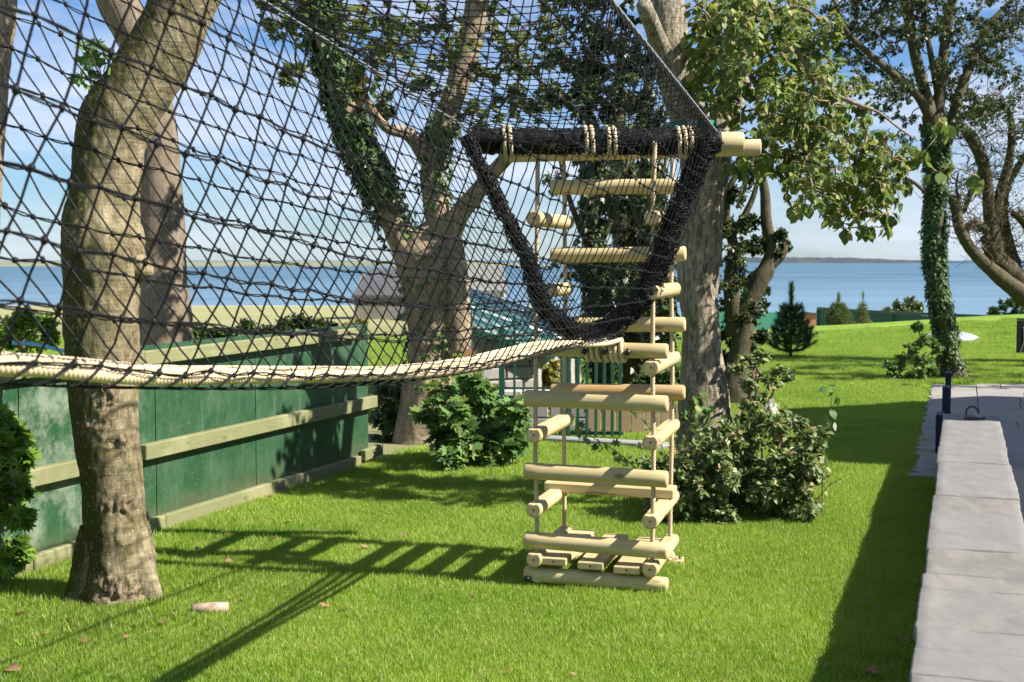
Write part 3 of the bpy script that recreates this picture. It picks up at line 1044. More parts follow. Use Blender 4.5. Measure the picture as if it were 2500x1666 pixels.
def log(name, a, b, r, parent, flat=0.0, mat=None, endm=None, sides=28, roll=0.0, label=None):
    L = (b - a).length
    xs = [-L / 2, -L / 2 + .004, -L / 2 + .011] + [(-L / 2 + .011) + (L - .022) * i / 9 for i in range(1, 9)] + [L / 2 - .011, L / 2 - .004, L / 2]
    rs = [r - .010, r - .003, r] + [r] * 8 + [r, r - .003, r - .010]
    sd = R.uniform(0, 50)
    vs, fs, mi = [], [], []
    for x, q in zip(xs, rs):
        for j in range(sides):
            t = 2 * math.pi * j / sides
            k = 1 + .025 * mnoise.noise(Vector((x * 3 + sd, math.cos(t) * 1.5, math.sin(t) * 1.5))) + .012 * mnoise.noise(Vector((x * 12 + sd, math.cos(t) * 3, math.sin(t) * 3)))
            y, z = math.cos(t) * q * k, math.sin(t) * q * k
            if flat and z > flat * r:
                z = flat * r - (r - q) * .6
            vs.append((x, y, z))
    n = len(xs)
    for i in range(n - 1):
        for j in range(sides):
            k = (j + 1) % sides
            fs.append((i * sides + j, (i + 1) * sides + j, (i + 1) * sides + k, i * sides + k)[::-1]); mi.append(0)
    fs.append(tuple(range(sides))[::-1]); mi.append(1)
    fs.append(tuple(range((n - 1) * sides, n * sides))); mi.append(1)
    me = bpy.data.meshes.new(name)
    me.from_pydata(vs, [], fs)
    me.materials.append(mat or WOOD); me.materials.append(endm or ENDW)
    me.polygons.foreach_set('material_index', mi)
    me.polygons.foreach_set('use_smooth', [m == 0 for m in mi])
    me.update()
    o = bpy.data.objects.new(name, me)
    COL.objects.link(o)
    o.matrix_basis = axis_frame(a, b) @ Matrix.Rotation(roll, 4, 'X')
    if parent: setpar(o, parent)
    if label: o['label'] = label
    return o

def plank(name, a, b, wd, th, parent, mat=None, endm=None, bev=.006, up=Vector((0, 0, 1))):
    L = (b - a).length
    mb = MB(); mb.box((0, 0, 0), (L, wd, th), bev=bev)
    me = bpy.data.meshes.new(name)
    V = np.concatenate(mb.v)
    me.from_pydata(V.tolist(), [], mb.f)
    me.materials.append(mat or WOOD); me.materials.append(endm or ENDW)
    for p in me.polygons:
        p.material_index = 1 if abs(p.normal.x) > .9 else 0
    o = bpy.data.objects.new(name, me)
    COL.objects.link(o)
    o.matrix_basis = axis_frame(a, b, up)
    if parent: setpar(o, parent)
    return o

def rope3(mb, path, rad, pitch, strands=3, sides=6, per=8, jit=0.0):
    P = catmull(path, pitch / per)
    n = len(P)
    s = np.concatenate([[0], np.cumsum(np.linalg.norm(np.diff(P, axis=0), axis=1))])
    T = np.gradient(P, axis=0); T /= np.linalg.norm(T, axis=1, keepdims=True)
    a = np.array([0, 0, 1.]) if abs(T[0][2]) < .9 else np.array([1., 0, 0])
    U = np.zeros_like(P); u = a - T[0] * np.dot(a, T[0]); u /= np.linalg.norm(u)
    for i in range(n):
        u = u - T[i] * np.dot(u, T[i]); u /= np.linalg.norm(u); U[i] = u
    V = np.cross(T, U)
    for k in range(strands):
        ph = 2 * math.pi * (s / pitch + k / strands)
        Q = P + (U * np.cos(ph)[:, None] + V * np.sin(ph)[:, None]) * rad * .52
        mb.tube(Q, rad * .50, sides)

# ------------------------------------------------------------------ the hanging log ladder
LFL, LFR, LBR = Vector((.124, 6.75, 0)), Vector((.697, 6.61, 0)), Vector((.861, 7.22, 0))
LBL = LFL + LBR - LFR
e1 = (LFR - LFL).normalized()
e2 = (LBR - LFR).normalized()
def Z(py, d): return pt(1250, py, d).z
def at(p, z): return Vector((p.x, p.y, z))

def make_ladder():
    t = empty('rope_ladder', at((LFL + LBR) / 2, 0), 'four-sided hanging ladder of pale pine logs threaded on cream ropes', 'ladder')
    rl = .041
    # front logs (left end, right end as read from the photograph)
    for yl, yr in ((972, 987), (1149, 1171), (1317, 1346), (1400, 1430)):
        log('log', pt(1281, yl, 6.77), pt(1631, yr, 6.59), rl + R.uniform(-.001, .002), t, roll=R.uniform(0, 6))
    log('deck_log', pt(1290, 850, 6.77), pt(1631, 858, 6.59), .038, t)
    # back logs
    for k, (py, d) in enumerate(((456, 7.28), (621, 7.28), (792, 7.28), (957, 7.28), (1372, 7.28))):
        z = Z(py, d)
        a, b = LBL - e1 * .075, LBR + e1 * .075
        log('log', at(a, z + R.uniform(-.008, .008)), at(b, z + R.uniform(-.008, .008)), rl, t, mat=WOOD2 if k == 3 else WOOD, roll=R.uniform(0, 6))
    # side logs, flattened on top where the next ones sit
    for z in (Z(898, 6.55), Z(1081, 6.55), Z(1274, 6.55), Z(1392, 6.55)):
        log('side_log', at(LFR - e2 * .06, z), at(LBR + e2 * .07, z), .042, t, flat=.72)
    for z in (Z(1063, 6.69), Z(1246, 6.69), Z(1368, 6.69)):
        log('side_log', at(LFL - e2 * .06, z), at(LBL + e2 * .07, z), .042, t, flat=.72)
    for z in (Z(709, 6.9), Z(536, 6.9)):
        log('side_log', at(LFR - e2 * .06, z), at(LBR + e2 * .07, z), .041, t, flat=.8)
        log('side_log', at(LFL - e2 * .06, z), at(LBL + e2 * .07, z), .041, t, flat=.8)
    # step plank across the second tier, and the floor planks
    zs = Z(1274, 6.55) + .058
    a = (LFL * .25 + LBL * .75); b = (LFR * .25 + LBR * .75)
    plank('step_plank', at(a - e1 * .06, zs + .014), at(b + e1 * .05, zs + .001), .15, .052, t)
    zf = Z(1392, 6.55) + .0
    for k, (f0, f1) in enumerate(((.17, .17), (.49, .485), (.80, .80))):
        p = at(LFL + (LFR - LFL) * f0 - e2 * .05, zf + .012 - .012 * k)
        q = at(LBL + (LBR - LBL) * f1 + e2 * .05, zf + .012 - .012 * k)
        plank('floor_plank', p, q, .135, .04, t)
    # the four ropes and their taped ends
    for p, zb in ((LFL, .025), (LFR, .018), (LBR, .02), (LBL, .03)):
        mb = MB()
        top = 2.24
        wob = [Vector((p.x + R.uniform(-.006, .006), p.y + R.uniform(-.004, .004), z)) for z in (top, 1.9, 1.5, 1.1, .7, .35)]
        wob.append(Vector((p.x, p.y, zb + .06)))
        rope3(mb, wob, .0125, .052)
        r = mb.build('rope', ROPE2, t)
        mb = MB()
        k0 = Vector((p.x, p.y, zb + .055))
        kn = [k0, k0 + Vector((.012, -.01, -.018)), k0 + Vector((-.012, -.02, -.03)), k0 + Vector((.006, -.02, -.045)), k0 + Vector((.045, -.025, -.034))]
        mb.tube(catmull(kn, .006), .0155, 8, bump=.2, bscale=40)
        mb.build('knot', ROPE, r)
        mb = MB()
        sgn = -1 if p is LFL else 1
        mb.tube([k0 + Vector((.03 * sgn, -.024, -.036)), k0 + Vector((.062 * sgn, -.028, -.032))], .0135, 10)
        mb.build('taped_end', TAPE, r)
    return t
ladder = make_ladder()

# ------------------------------------------------------------------ top beams
BA0, BA1 = pt(1212, 346, 6.72), pt(1815, 348, 6.72)
BB0, BB1 = pt(1235, 375, 7.28), pt(1856, 358, 7.28)
bt = empty('log_beam', (BA0 + BA1) / 2, 'thick round pale log beam wrapped with black netting above the ladder', 'beam')
log('beam_log', BA0, BA1, .052, bt)
mb = MB()
pA = pt(1812, 316, 6.9)
beamB = empty('log_beam', (BB0 + BB1) / 2, 'rear squared pale log beam with bare end, behind the net-wrapped beam', 'beam')
log('beam_log', BB0, BB1, .05, beamB, flat=.75)
mb.tube([pt(1806, 340, 7.28), pt(1812, 150, 8.2), pt(1826, -60, 9.0)], .0016, 6); mb.build('support_wire', TAPE, beamB)
def lashing(beam0, beam1, f, turns, rad, rr, parent, mat, name='lashing', drop=0.0, pitch=.024, flat=1.0):
    X = (beam1 - beam0).normalized(); Y = Vector((0, 0, 1)).cross(X).normalized(); Zv = X.cross(Y)
    c = beam0 + (beam1 - beam0) * f
    P = []
    n = int(turns * 14)
    for i in range(n + 1):
        a = 2 * math.pi * i / 14
        P.append(c + X * (pitch * i / 14 - pitch * turns / 2) + Y * math.cos(a) * rad + Zv * (math.sin(a) * rad * flat - drop))
    mb = MB(); rope3(mb, P, rr, .035, per=5)
    return mb.build(name, mat, parent)
for f, tn in ((.045, 2), (.375, 2), (.465, 2), (.76, 3)):
    lashing(BA0, BA1, f, tn, .073, .0115, bt, ROPE, pitch=.03)

# ------------------------------------------------------------------ the net tunnel with its rope deck
R0, R1 = pt(1748, 330, 6.62), pt(1480, 0, 4.23)
L0, L1 = pt(1150, 328, 6.62), pt(800, 111, 4.99)
def CR(d): return R0 + (R1 - R0) * ((6.62 - d) / (6.62 - R1.y))
def CL(d): return L0 + (L1 - L0) * ((6.62 - d) / (6.62 - L1.y))
deck_px = [(0, 888, 1.958), (300, 905, 2.278), (600, 915, 2.724), (800, 915, 3.133), (1000, 903, 3.686), (1150, 884, 4.249), (1250, 866, 4.73), (1350, 842, 5.33), (1430, 824, 5.94), (1500, 806, 6.62)]
DP = [pt(*q) for q in deck_px]
d0 = (DP[0] - DP[1])
DP = [DP[0] + d0 * 5.2 + Vector((0, 0, .05)), DP[0] + d0 * 2.6] + DP
DC = catmull(DP, .02)
def CB(d):
    i = np.searchsorted(DC[:, 1], d)
    i = min(max(i, 1), len(DC) - 1)
    a, b = DC[i - 1], DC[i]
    t = (d - a[1]) / max(b[1] - a[1], 1e-6)
    return Vector(a + (b - a) * t)

def make_bridge():
    t = empty('net_bridge', at(CB(6.5), 0), 'black knotted net tunnel over a cream rope deck, slung to the ladder', 'net bridge')
    DEND = .45
    # stations along the tunnel
    ds, d = [], 6.6
    while d > DEND:
        ds.append(d)
        d -= .086
    NW, NRF = 13, 13
    rings = []
    for i, d in enumerate(ds):
        r, l, b = CR(d), CL(d), CB(d)
        ring = []
        ax = Vector((.3, 1, 0)).normalized(); side = Vector((ax.y, -ax.x, 0))
        bl, br = b - side * .060, b + side * .060
        bunch = smooth01((6.6 - d) / .5)
        for k in range(NW):                     # right cable down to the deck
            f = k / NW
            p = r + (br - r) * f + side * (.075 * math.sin(math.pi * f) * (1 - .3 * f)) - Vector((0, 0, .02 * math.sin(math.pi * f)))
            ring.append(p)
        ring.append(br)
        nb = 1
        ring.append(b - Vector((0, 0, .004)))
        for k in range(NW):                     # deck up to the left cable
            f = k / NW
            p = bl + (l - bl) * f - side * (.075 * math.sin(math.pi * f))
            ring.append(p)
        for k in range(NRF):                    # and back across the top
            f = k / NRF
            p = l + (r - l) * f - Vector((0, 0, .07 * math.sin(math.pi * f)))
            ring.append(p)
        off = ((i % 2) - .5) * .0
        jit = .005
        ring = [p + ax * (.022 * mnoise.noise(Vector((i * .31, k * .55, 3))) + R.uniform(-jit, jit)) + Vector((R.uniform(-jit, jit) * .5, 0, R.uniform(-jit, jit))) for k, p in enumerate(ring)]
        rings.append(ring)
    n = len(rings[0])
    cord, knots = MB(), MB()
    iv, ifc = [], []
    ico = bmesh.new(); bmesh.ops.create_icosphere(ico, subdivisions=1, radius=1.0)
    iv = np.array([v.co[:] for v in ico.verts]); ifc = [[v.index for v in f.verts] for f in ico.faces]; ico.free()
    def knot(p, r, ax):
        M = np.array([[R.uniform(.8, 1.2), 0, 0], [0, R.uniform(.9, 1.3), 0], [0, 0, R.uniform(1.0, 1.5)]])
        knots.add((iv * NR.uniform(.85, 1.15, (len(iv), 1))) @ M * r + np.array(p), ifc)
    for i, ring in enumerate(rings):
        for k in range(n):
            a, b = ring[k], ring[(k + 1) % n]
            if NW <= k <= NW + 1:
                pass
            m = (a + b) / 2 + Vector((R.uniform(-.004, .004), R.uniform(-.004, .004), -.003))
            cord.tube([a, m, b], .0020, 5, cap=False)
            if i + 1 < len(rings):
                c = rings[i + 1][k]
                if k in (NW + 1,):
                    continue
                # lengthwise courses are doubled cords that open between the knots
                sg = Vector((0, 0, -.0012 + R.uniform(-.0015, .0015)))
                o1 = Vector((R.uniform(-.002, .002), R.uniform(-.002, .002), R.uniform(.0012, .0026)))
                for s in (-1, 1):
                    cord.tube([a, a + (c - a) * .33 + sg + o1 * s, a + (c - a) * .66 + sg + o1 * s * .8, c], .0015, 4, cap=False)
            if CB(ds[i]).y > .8:
                knot(a, .0055, None)
    net = cord.build('netting', NET, t)
    knots.build('net_knot', NET, net)
    # steel cables along the top edges
    for Cf, nm in ((CR, 'steel_cable'), (CL, 'steel_cable')):
        mb = MB()
        P = [Cf(d) + Vector((0, 0, .016)) for d in np.linspace(6.62, .1, 40)]
        mb.tube(P,   .009 if Cf is CR else .005, 8)
        mb.build(nm, STEEL, t)
    # net loops over the right-hand cable
    mb = MB()
    for i in range(0, len(ds)):
        p = CR(ds[i]); q = rings[i][1]
        P = [q, p + Vector((.03, 0, -.05)) + (q - p) * .2, p + Vector((.014, -.005, .002)), p + Vector((0, 0, .013)), p + Vector((-.014, .004, 0)), rings[i][n - 1] if False else p + Vector((-.02, .01, -.04))]
        mb.tube(catmull(P, .012), .0024, 5, cap=False)
        mb.build('cable_loop', NET, t); mb = MB()
    # deck: four laid ropes side by side
    ax = Vector((.28, 1, 0)).normalized(); side = Vector((ax.y, -ax.x, 0))
    for j, (o, dz, f) in enumerate(((-.044, .003, 1.0), (-.015, -.003, .9), (.015, .0, 1.0), (.042, -.007, .95))):
        P = []
        for q in range(0, len(DP)):
            w2 = 1 + .12 * math.sin(q * 2.1 + j)
            P.append(DP[q] + side * o * w2 * (1.0 if q < len(DP) - 2 else 1.25) + Vector((0, 0, dz + .006 * math.sin(q * 1.7 + j * 2))))
        e_ = pt(1290, 850, 6.77) + (pt(1631, 858, 6.59) - pt(1290, 850, 6.77)) * (.40 + .09 * j)
        P[-1] = e_ + Vector((0, .0, .052)); P[-2] = P[-3] * .35 + P[-1] * .65 + Vector((0, 0, -.012))
        mb = MB(); rope3(mb, P, .0122, .038, sides=7, per=9)
        mb.build('deck_rope', ROPE, t)
    # net cord loops passing under the deck ropes
    mb = MB()
    for i in range(0, len(ds)):
        if ds[i] > 6.3: continue
        b = CB(ds[i])
        a0 = rings[i][NW]; a1 = rings[i][NW + 2]
        P = [a0, b + side * .066 + ax * -.03 + Vector((0, 0, -.004)), b + side * .048 + ax * -.055 + Vector((0, 0, -.022)), b + side * .0 + ax * -.085 + Vector((0, 0, -.020)), b - side * .050 + ax * -.06 + Vector((0, 0, -.02)), a1]
        mb.tube(catmull(P, .015), .0025, 5, cap=False)
    mb.build('deck_loop', NET, t)
    # where the ropes wrap the deck log
    A, B = pt(1290, 850, 6.77), pt(1631, 858, 6.59)
    for f, tn in ((.47, 3), (.585, 2), (.66, 2)):
        lashing(A, B, f, tn, .052, .013, t, ROPE, 'rope_wrap', pitch=.029)
    for f in (.40, .54, .705):
        mb = MB(); p = A + (B - A) * f
        mb.tube([p + Vector((-.008, -.055, .0)), p + Vector((.014, -.058, -.012))], .017, 10); mb.build('taped_end', TAPE, t)
    # gathered net bundled round the mouth of the tunnel
    mb = MB()
    dm = 6.60
    lp = [pt(1138, 330, dm), pt(1185, 430, dm), pt(1243, 545, dm), pt(1290, 640, dm), pt(1322, 735, dm), pt(1385, 800, dm), pt(1440, 808, dm), pt(1510, 780, dm), pt(1575, 715, dm), pt(1622, 610, dm), pt(1668, 480, dm), pt(1705, 400, dm), pt(1738, 335, dm)]
    rr = [.032, .036, .036, .038, .046, .044, .036, .048, .056, .056, .052, .052, .054]
    C = catmull([(*p, r) for p, r in zip(lp, rr)], .018)
    mb.tube(C[:, :3], C[:, 3] * .74, 22, bump=.55, bscale=30)
    bm_ = catmull([(*(BA0 + (BA1 - BA0) * f), .0585) for f in (-.10, -.02, .2, .4, .6, .8, .905)], .02)
    for i in range(len(bm_)):
        fr = i / len(bm_)
        if abs(fr - .30) < .02 or abs(fr - .455) < .012 or abs(fr - .535) < .012 or abs(fr - .86) < .03 or abs(fr - .142) < .02:
            bm_[i, 3] = .050
    mb.tube(bm_[:, :3] + np.array([0, -.006, .006]), bm_[:, 3], 22, bump=.30, bscale=32)
    core = mb.build('net_bundle', NET, t)
    mb = MB()
    def curls(C, cnt, lo, hi, spread):
        for q in range(cnt):
            i = R.randrange(2, len(C) - 2)
            c = Vector(C[i, :3]); r = C[i, 3]
            T = Vector(C[i + 1, :3] - C[i - 1, :3]).normalized()
            u = rnd_unit(); u = (u - T * u.dot(T)).normalized(); v = T.cross(u)
            kind = R.random()
            st = R.uniform(0, 6.28); ln = R.uniform(1.2, 4.2)
            P = []
            rad = r * R.uniform(lo, hi)
            sl = R.uniform(-.05, .05) * (2.2 if kind < .5 else .7)
            for k in range(7):
                f = k / 6
                a = st + ln * f
                P.append(c + u * math.cos(a) * rad * (1 + .18 * R.uniform(-1, 1) * spread) + v * math.sin(a) * rad * (1 + .18 * R.uniform(-1, 1) * spread) + T * (sl * (f - .5) * 2 + R.uniform(-.008, .008)))
            mb.tube(catmull(P, .012), R.uniform(.0020, .0030), 5, cap=False)
    curls(C, 1000, .74, 1.16, 1.1)
    curls(bm_, 500, .96, 1.10, .5)
    # hanging loops along the beam
    for q in range(40):
        i = R.randrange(6, len(bm_) - 3)
        c = Vector(bm_[i, :3]) + Vector((0, -.03, -bm_[i, 3] * .9))
        P = [c + Vector((-.018, 0, .02)), c + Vector((-.012, -.005, -.012)), c + Vector((.006, 0, -.022)), c + Vector((.018, 0, .012))]
        mb.tube(catmull(P, .008), .0022, 5, cap=False)
    mb.build('bundle_cord', NET, core)
    return t
bridge = make_bridge()

# the far mooring of the bridge, past the left of the view: a post-and-log frame
def make_frame():
    d = .42
    l, r, b = CL(d), CR(d), CB(d)
    t = empty('mooring_frame', Vector(((l.x + r.x) / 2, d, 0)), 'pale log frame mooring the near end of the net bridge', 'frame')
    for x, nm in ((l.x - .14, 'post'), (r.x + .14, 'post')):
        log(nm, Vector((x, d - .05, -.02)), Vector((x + .002, d - .05, 3.15)), .055, t) if False else None
    for x in (l.x - .16, r.x + .10):
        mb = MB()
        mb.tube([Vector((x, d - .08, -.02)), Vector((x, d - .08, 1.5)), Vector((x, d - .08, 3.2))], .055, 20)
        mb.build('post', WOOD, t)
    log('cross_log', Vector((l.x - .3, d, 2.98)), Vector((r.x + .22, d, 2.98)), .05, t)
    log('cross_log', Vector((l.x - .3, d, b.z - .06)), Vector((r.x + .22, d, b.z - .06)), .05, t)
make_frame()

# ------------------------------------------------------------------ green boundary fence on the left
FA0, FB0 = gp(57, 1405), gp(900, 1134)
FD = (FB0 - FA0).normalized()
FN = Vector((FD.y, -FD.x, 0))        # towards the lawn
def fp(s, n, z): 
    p = FA0 + FD * s + FN * n
    return Vector((p.x, p.y, z))
FLEN = (FB0 - FA0).length
def make_fence():
    t = empty('green_fence', fp(FLEN / 2, 0, 0), 'weathered green sheet fence with pale timber rails along the lawn', 'fence')
    ang = math.atan2(FD.y, FD.x)
    Mz = Matrix.Rotation(ang, 4, 'Z')
    cuts = [-6.4, -4.8, -3.2, -1.6, -.02, 1.18, 2.34, FLEN - .02]
    for a, b in zip(cuts[:-1], cuts[1:]):
        mb = MB(); mb.box(fp((a + b) / 2, 0, .60), (b - a - .008, .02, 1.10), Mz)
        mb.build('panel', FENCEG, t, smooth=False)
    for s in (-6.3, -4.7, -3.1, -1.5, .03, 1.18, 2.34, FLEN - .06):
        mb = MB(); mb.box(fp(s, -.065, .57), (.08, .09, 1.14), Mz, bev=.005)
        mb.build('post', RAILW, t, smooth=False)
    def rail(z, h, th, segs, off=.0):
        for a, b in segs:
            plank('rail', fp(a, .012 + th / 2, z + R.uniform(-.006, .006)), fp(b, .012 + th / 2, z + R.uniform(-.004, .004)), th, h, t, RAILW, RAILE)
    rail(.055, .11, .05, ((-6.3, -3.02), (-3.0, -.9), (-.89, .01), (.02, 1.2), (1.205, FLEN - .25)))
    rail(.515, .095, .06, ((-6.3, -3.02), (-3.0, .78), (1.0, 3.0), (3.004, FLEN + .03)))
    rail(1.085, .085, .06, ((-6.3, -3.02), (-3.0, 1.0), (1.004, 2.9), (2.904, FLEN - .3)))
    plank('rail', fp(FLEN - .2, .05, .10), fp(FLEN + .12, .05, .115), .05, .09, t, RAILW, RAILE)
make_fence()
# rusty post at the left edge of the view
mb = MB()
pz = gp(18, 1380)
mb.box((pz.x - .03, pz.y, .53), (.085, .07, 1.08), Matrix.Rotation(.15, 4, 'Z'), bev=.006)
tag(mb.build('rusty_post', RUST, smooth=False), 'rust-brown steel post standing against the green fence beside the leafy bush', 'post')

# ------------------------------------------------------------------ gates, shed and buildings behind the trees
def box_between(mb, a, b, w1, w2):
    mb_M = axis_frame(a, b)
    mb.box((0, 0, 0), ((b - a).length, w1, w2), mb_M)
def make_steel_frame():
    d = 12.6
    t = empty('steel_frame', gp(1225, 1062), 'dark green tubular steel gate frame in front of the stone shed', 'gate')
    for px, wd, top in ((1149, .022, 760), (1225, .055, 800), (1256, .022, 770), (1385, .05, 820)):
        a = pt(px, top, d); b = at(a, 0.0)
        mb = MB(); mb.box((a + b) / 2, (wd, wd, a.z), bev=.003)
        mb.build('upright', STEELG, t, smooth=False)
    for py, h in ((832, .02), (820, .016), (948, .02), (972, .05), (988, .014)):
        a, b = pt(1151, py, d + .035), pt(1384, py, d + .035)
        mb = MB(); mb.box((a + b) / 2, ((b - a).length, .02, h), bev=.002)
        mb.build('crossbar', STEELG, t, smooth=False)
make_steel_frame()
def make_bars():
    d = 12.3
    t = empty('bar_gate', gp(1450, 1075), 'dark green vertical bar gate above the concrete kerb', 'gate')
    for px in (1372, 1388, 1411, 1433, 1455, 1475, 1495, 1514):
        a = pt(px, 866, d); b = pt(px, 1066, d)
        mb = MB(); mb.box((a + b) / 2, (.028, .028, (a - b).length), bev=.003); mb.build('bar', STEELG, t, smooth=False)
    for py in (872, 1058):
        a, b = pt(1364, py, d + .03), pt(1522, py, d + .03)
        mb = MB(); mb.box((a + b) / 2, ((b - a).length, .024, .03), bev=.003); mb.build('crossbar', STEELG, t, smooth=False)
make_bars()
def make_plank_fence():
    d = 12.75
    t = empty('plank_screen', gp(1570, 1060), 'low brown plank screen behind the green bar gate', 'screen')
    x = 1432
    while x < 1712:
        wd = 36
        a, b = pt(x + 1, 985, d), pt(x + wd - 2, 985, d)
        z = a.z + R.uniform(-.01, .01)
        mb = MB(); mb.box(((a.x + b.x) / 2, d + R.uniform(-.006, .006), z / 2), (b.x - a.x, .025, z), bev=.003)
        mb.build('plank', PLANKW, t, smooth=False)
        x += wd
    mb = MB(); a, b = pt(1425, 1000, d + .04), pt(1715, 1000, d + .04)
    mb.box((a + b) / 2, (b.x - a.x, .03, .06)); mb.build('rail', PLANKW, t, smooth=False)
make_plank_fence()
mb = MB()
a, b = gp(1262, 1074), gp(1565, 1092)
mb.box(((a + b) / 2).to_tuple(), ((b - a).length, .16, .10), axis_frame(a, b).to_3x3().to_4x4(), bev=.012)
tag(mb.build('kerb', KERB, smooth=False), 'pale concrete kerb edging the lawn below the bar gate', kind='structure')
# white offcut beside the kerb and low white block wall
mb = MB(); a = gp(1600, 1098); mb.box((a.x, a.y, .03), (.26, .2, .06), Matrix.Rotation(.5, 4, 'Z') @ Matrix.Rotation(.12, 4, 'X'), bev=.01)
tag(mb.build('stone_offcut', KERB, smooth=False), 'pale flat stone offcut lying on the grass beside the kerb end', 'stone')

def make_block_wall():
    d = 12.95
    t = empty('block_wall', gp(1330, 1055), 'low pale block wall running behind the steel frame', 'wall')
    for r in range(3):
        x = 1255 - r * 14
        while x < 1420:
            a, b = pt(x, 1030, d), pt(x + 48, 1030, d)
            mb = MB(); mb.box(((a.x + b.x) / 2, d, .07 + r * .135), (b.x - a.x - .012, .12, .125), bev=.008)
            mb.build('block', RENDERW if r == 2 else KERB, t, smooth=False)
            x += 50
make_block_wall()

def make_shed():
    E, D = pt(1132, 792, 13.2), pt(1345, 868, 13.6)
    A, C = pt(1130, 704, 17.4), pt(1440, 806, 17.9)
    t = empty('stone_shed', at((E + C) / 2, 0), 'low stone shed with glossy dark green corrugated roof', 'shed')
    nu, nv = 2, 96
    mb = MB(); vs, fs = [], []
    nrm = (D - E).cross(A - E).normalized()
    if nrm.z < 0: nrm = -nrm
    ridges = 13
    for j in range(nv + 1):
        f = j / nv
        ph = (f * ridges) % 1.0
        h = .045 * max(0, min(1, (abs(ph - .5) - .22) / .12))
        h = .045 - h
        p, q = E + (A - E) * f, D + (C - D) * f
        ext = (p - q).normalized() * .0
        for i in range(nu + 1):
            vs.append(tuple(p + (q - p) * (i / nu) + nrm * h))
    for j in range(nv):
        for i in range(nu):
            a = j * (nu + 1) + i
            fs.append((a, a + 1, a + nu + 2, a + nu + 1))
    nb = len(vs)
    vs += [(x, y, z - .04) for x, y, z in vs]
    m = nu + 1
    fs += [tuple(nb + k for k in f)[::-1] for f in fs[:nv * nu]]
    for j in range(nv):
        for e in (0, nu):
            a, b = j * m + e, (j + 1) * m + e
            fs.append((a, b, nb + b, nb + a))
    for i in range(nu):
        for j in (0, nv):
            a, b = j * m + i, j * m + i + 1
            fs.append((a, b, nb + b, nb + a))
    mb.add(vs, fs); mb.build('roof', ROOFG, t, smooth=False)
    # fascia on the high side
    mb = MB(); F0, F1 = E + Vector((-.015, 0, -.06)), A + Vector((-.015, 0, -.06))
    box_between(mb, F0, F1, .03, .22); mb.build('fascia', STEELG, t, smooth=False)
    # rubble walls: one stone at a time on the side that shows, a core behind
    k = .12
    Ei, Di, Ci, Ai = E + Vector((.1, .2, 0)), D + Vector((-.12, .2, 0)), C + Vector((-.12, -.2, 0)), A + Vector((.1, -.2, 0))
    mb = MB()
    P = [Ei, Di, Ci, Ai]
    vs = [(p.x, p.y, 0) for p in P] + [(p.x, p.y, p.z - .05) for p in P]
    mb.add(vs, [(0, 1, 5, 4), (1, 2, 6, 5), (2, 3, 7, 6), (3, 0, 4, 7), (4, 5, 6, 7)])
    mb.build('wall_core', MORTAR, t, smooth=False)
    def stones(p, q):
        L = (Vector((q.x, q.y, 0)) - Vector((p.x, p.y, 0))).length
        dirn = Vector((q.x - p.x, q.y - p.y, 0)).normalized()
        ang = math.atan2(dirn.y, dirn.x)
        z = .0
        while z < 1.2:
            h = R.uniform(.12, .2)
            s = R.uniform(-.1, 0)
            while s < L:
                wd = R.uniform(.18, .38)
                s2 = max(0, s); e = min(L, s + wd)
                if e - s2 > .06:
                    zt = p.z + (q.z - p.z) * ((s2 + e) / 2 / L) - .07
                    hh = min(h, zt - z)
                    if hh > .05:
                        c = p + dirn * ((s2 + e) / 2)
                        nn = Vector((dirn.y, -dirn.x, 0))
                        m2 = MB(); m2.box((c.x + nn.x * .012, c.y + nn.y * .012, z + hh / 2), (e - s2 - .016, .05, hh - .014), Matrix.Rotation(ang + R.uniform(-.03, .03), 4, 'Z'), bev=.012)
                        m2.build('stone', WALLST, t, smooth=False)
                s += wd
            z += h
    stones(Ei, Di)
make_shed()

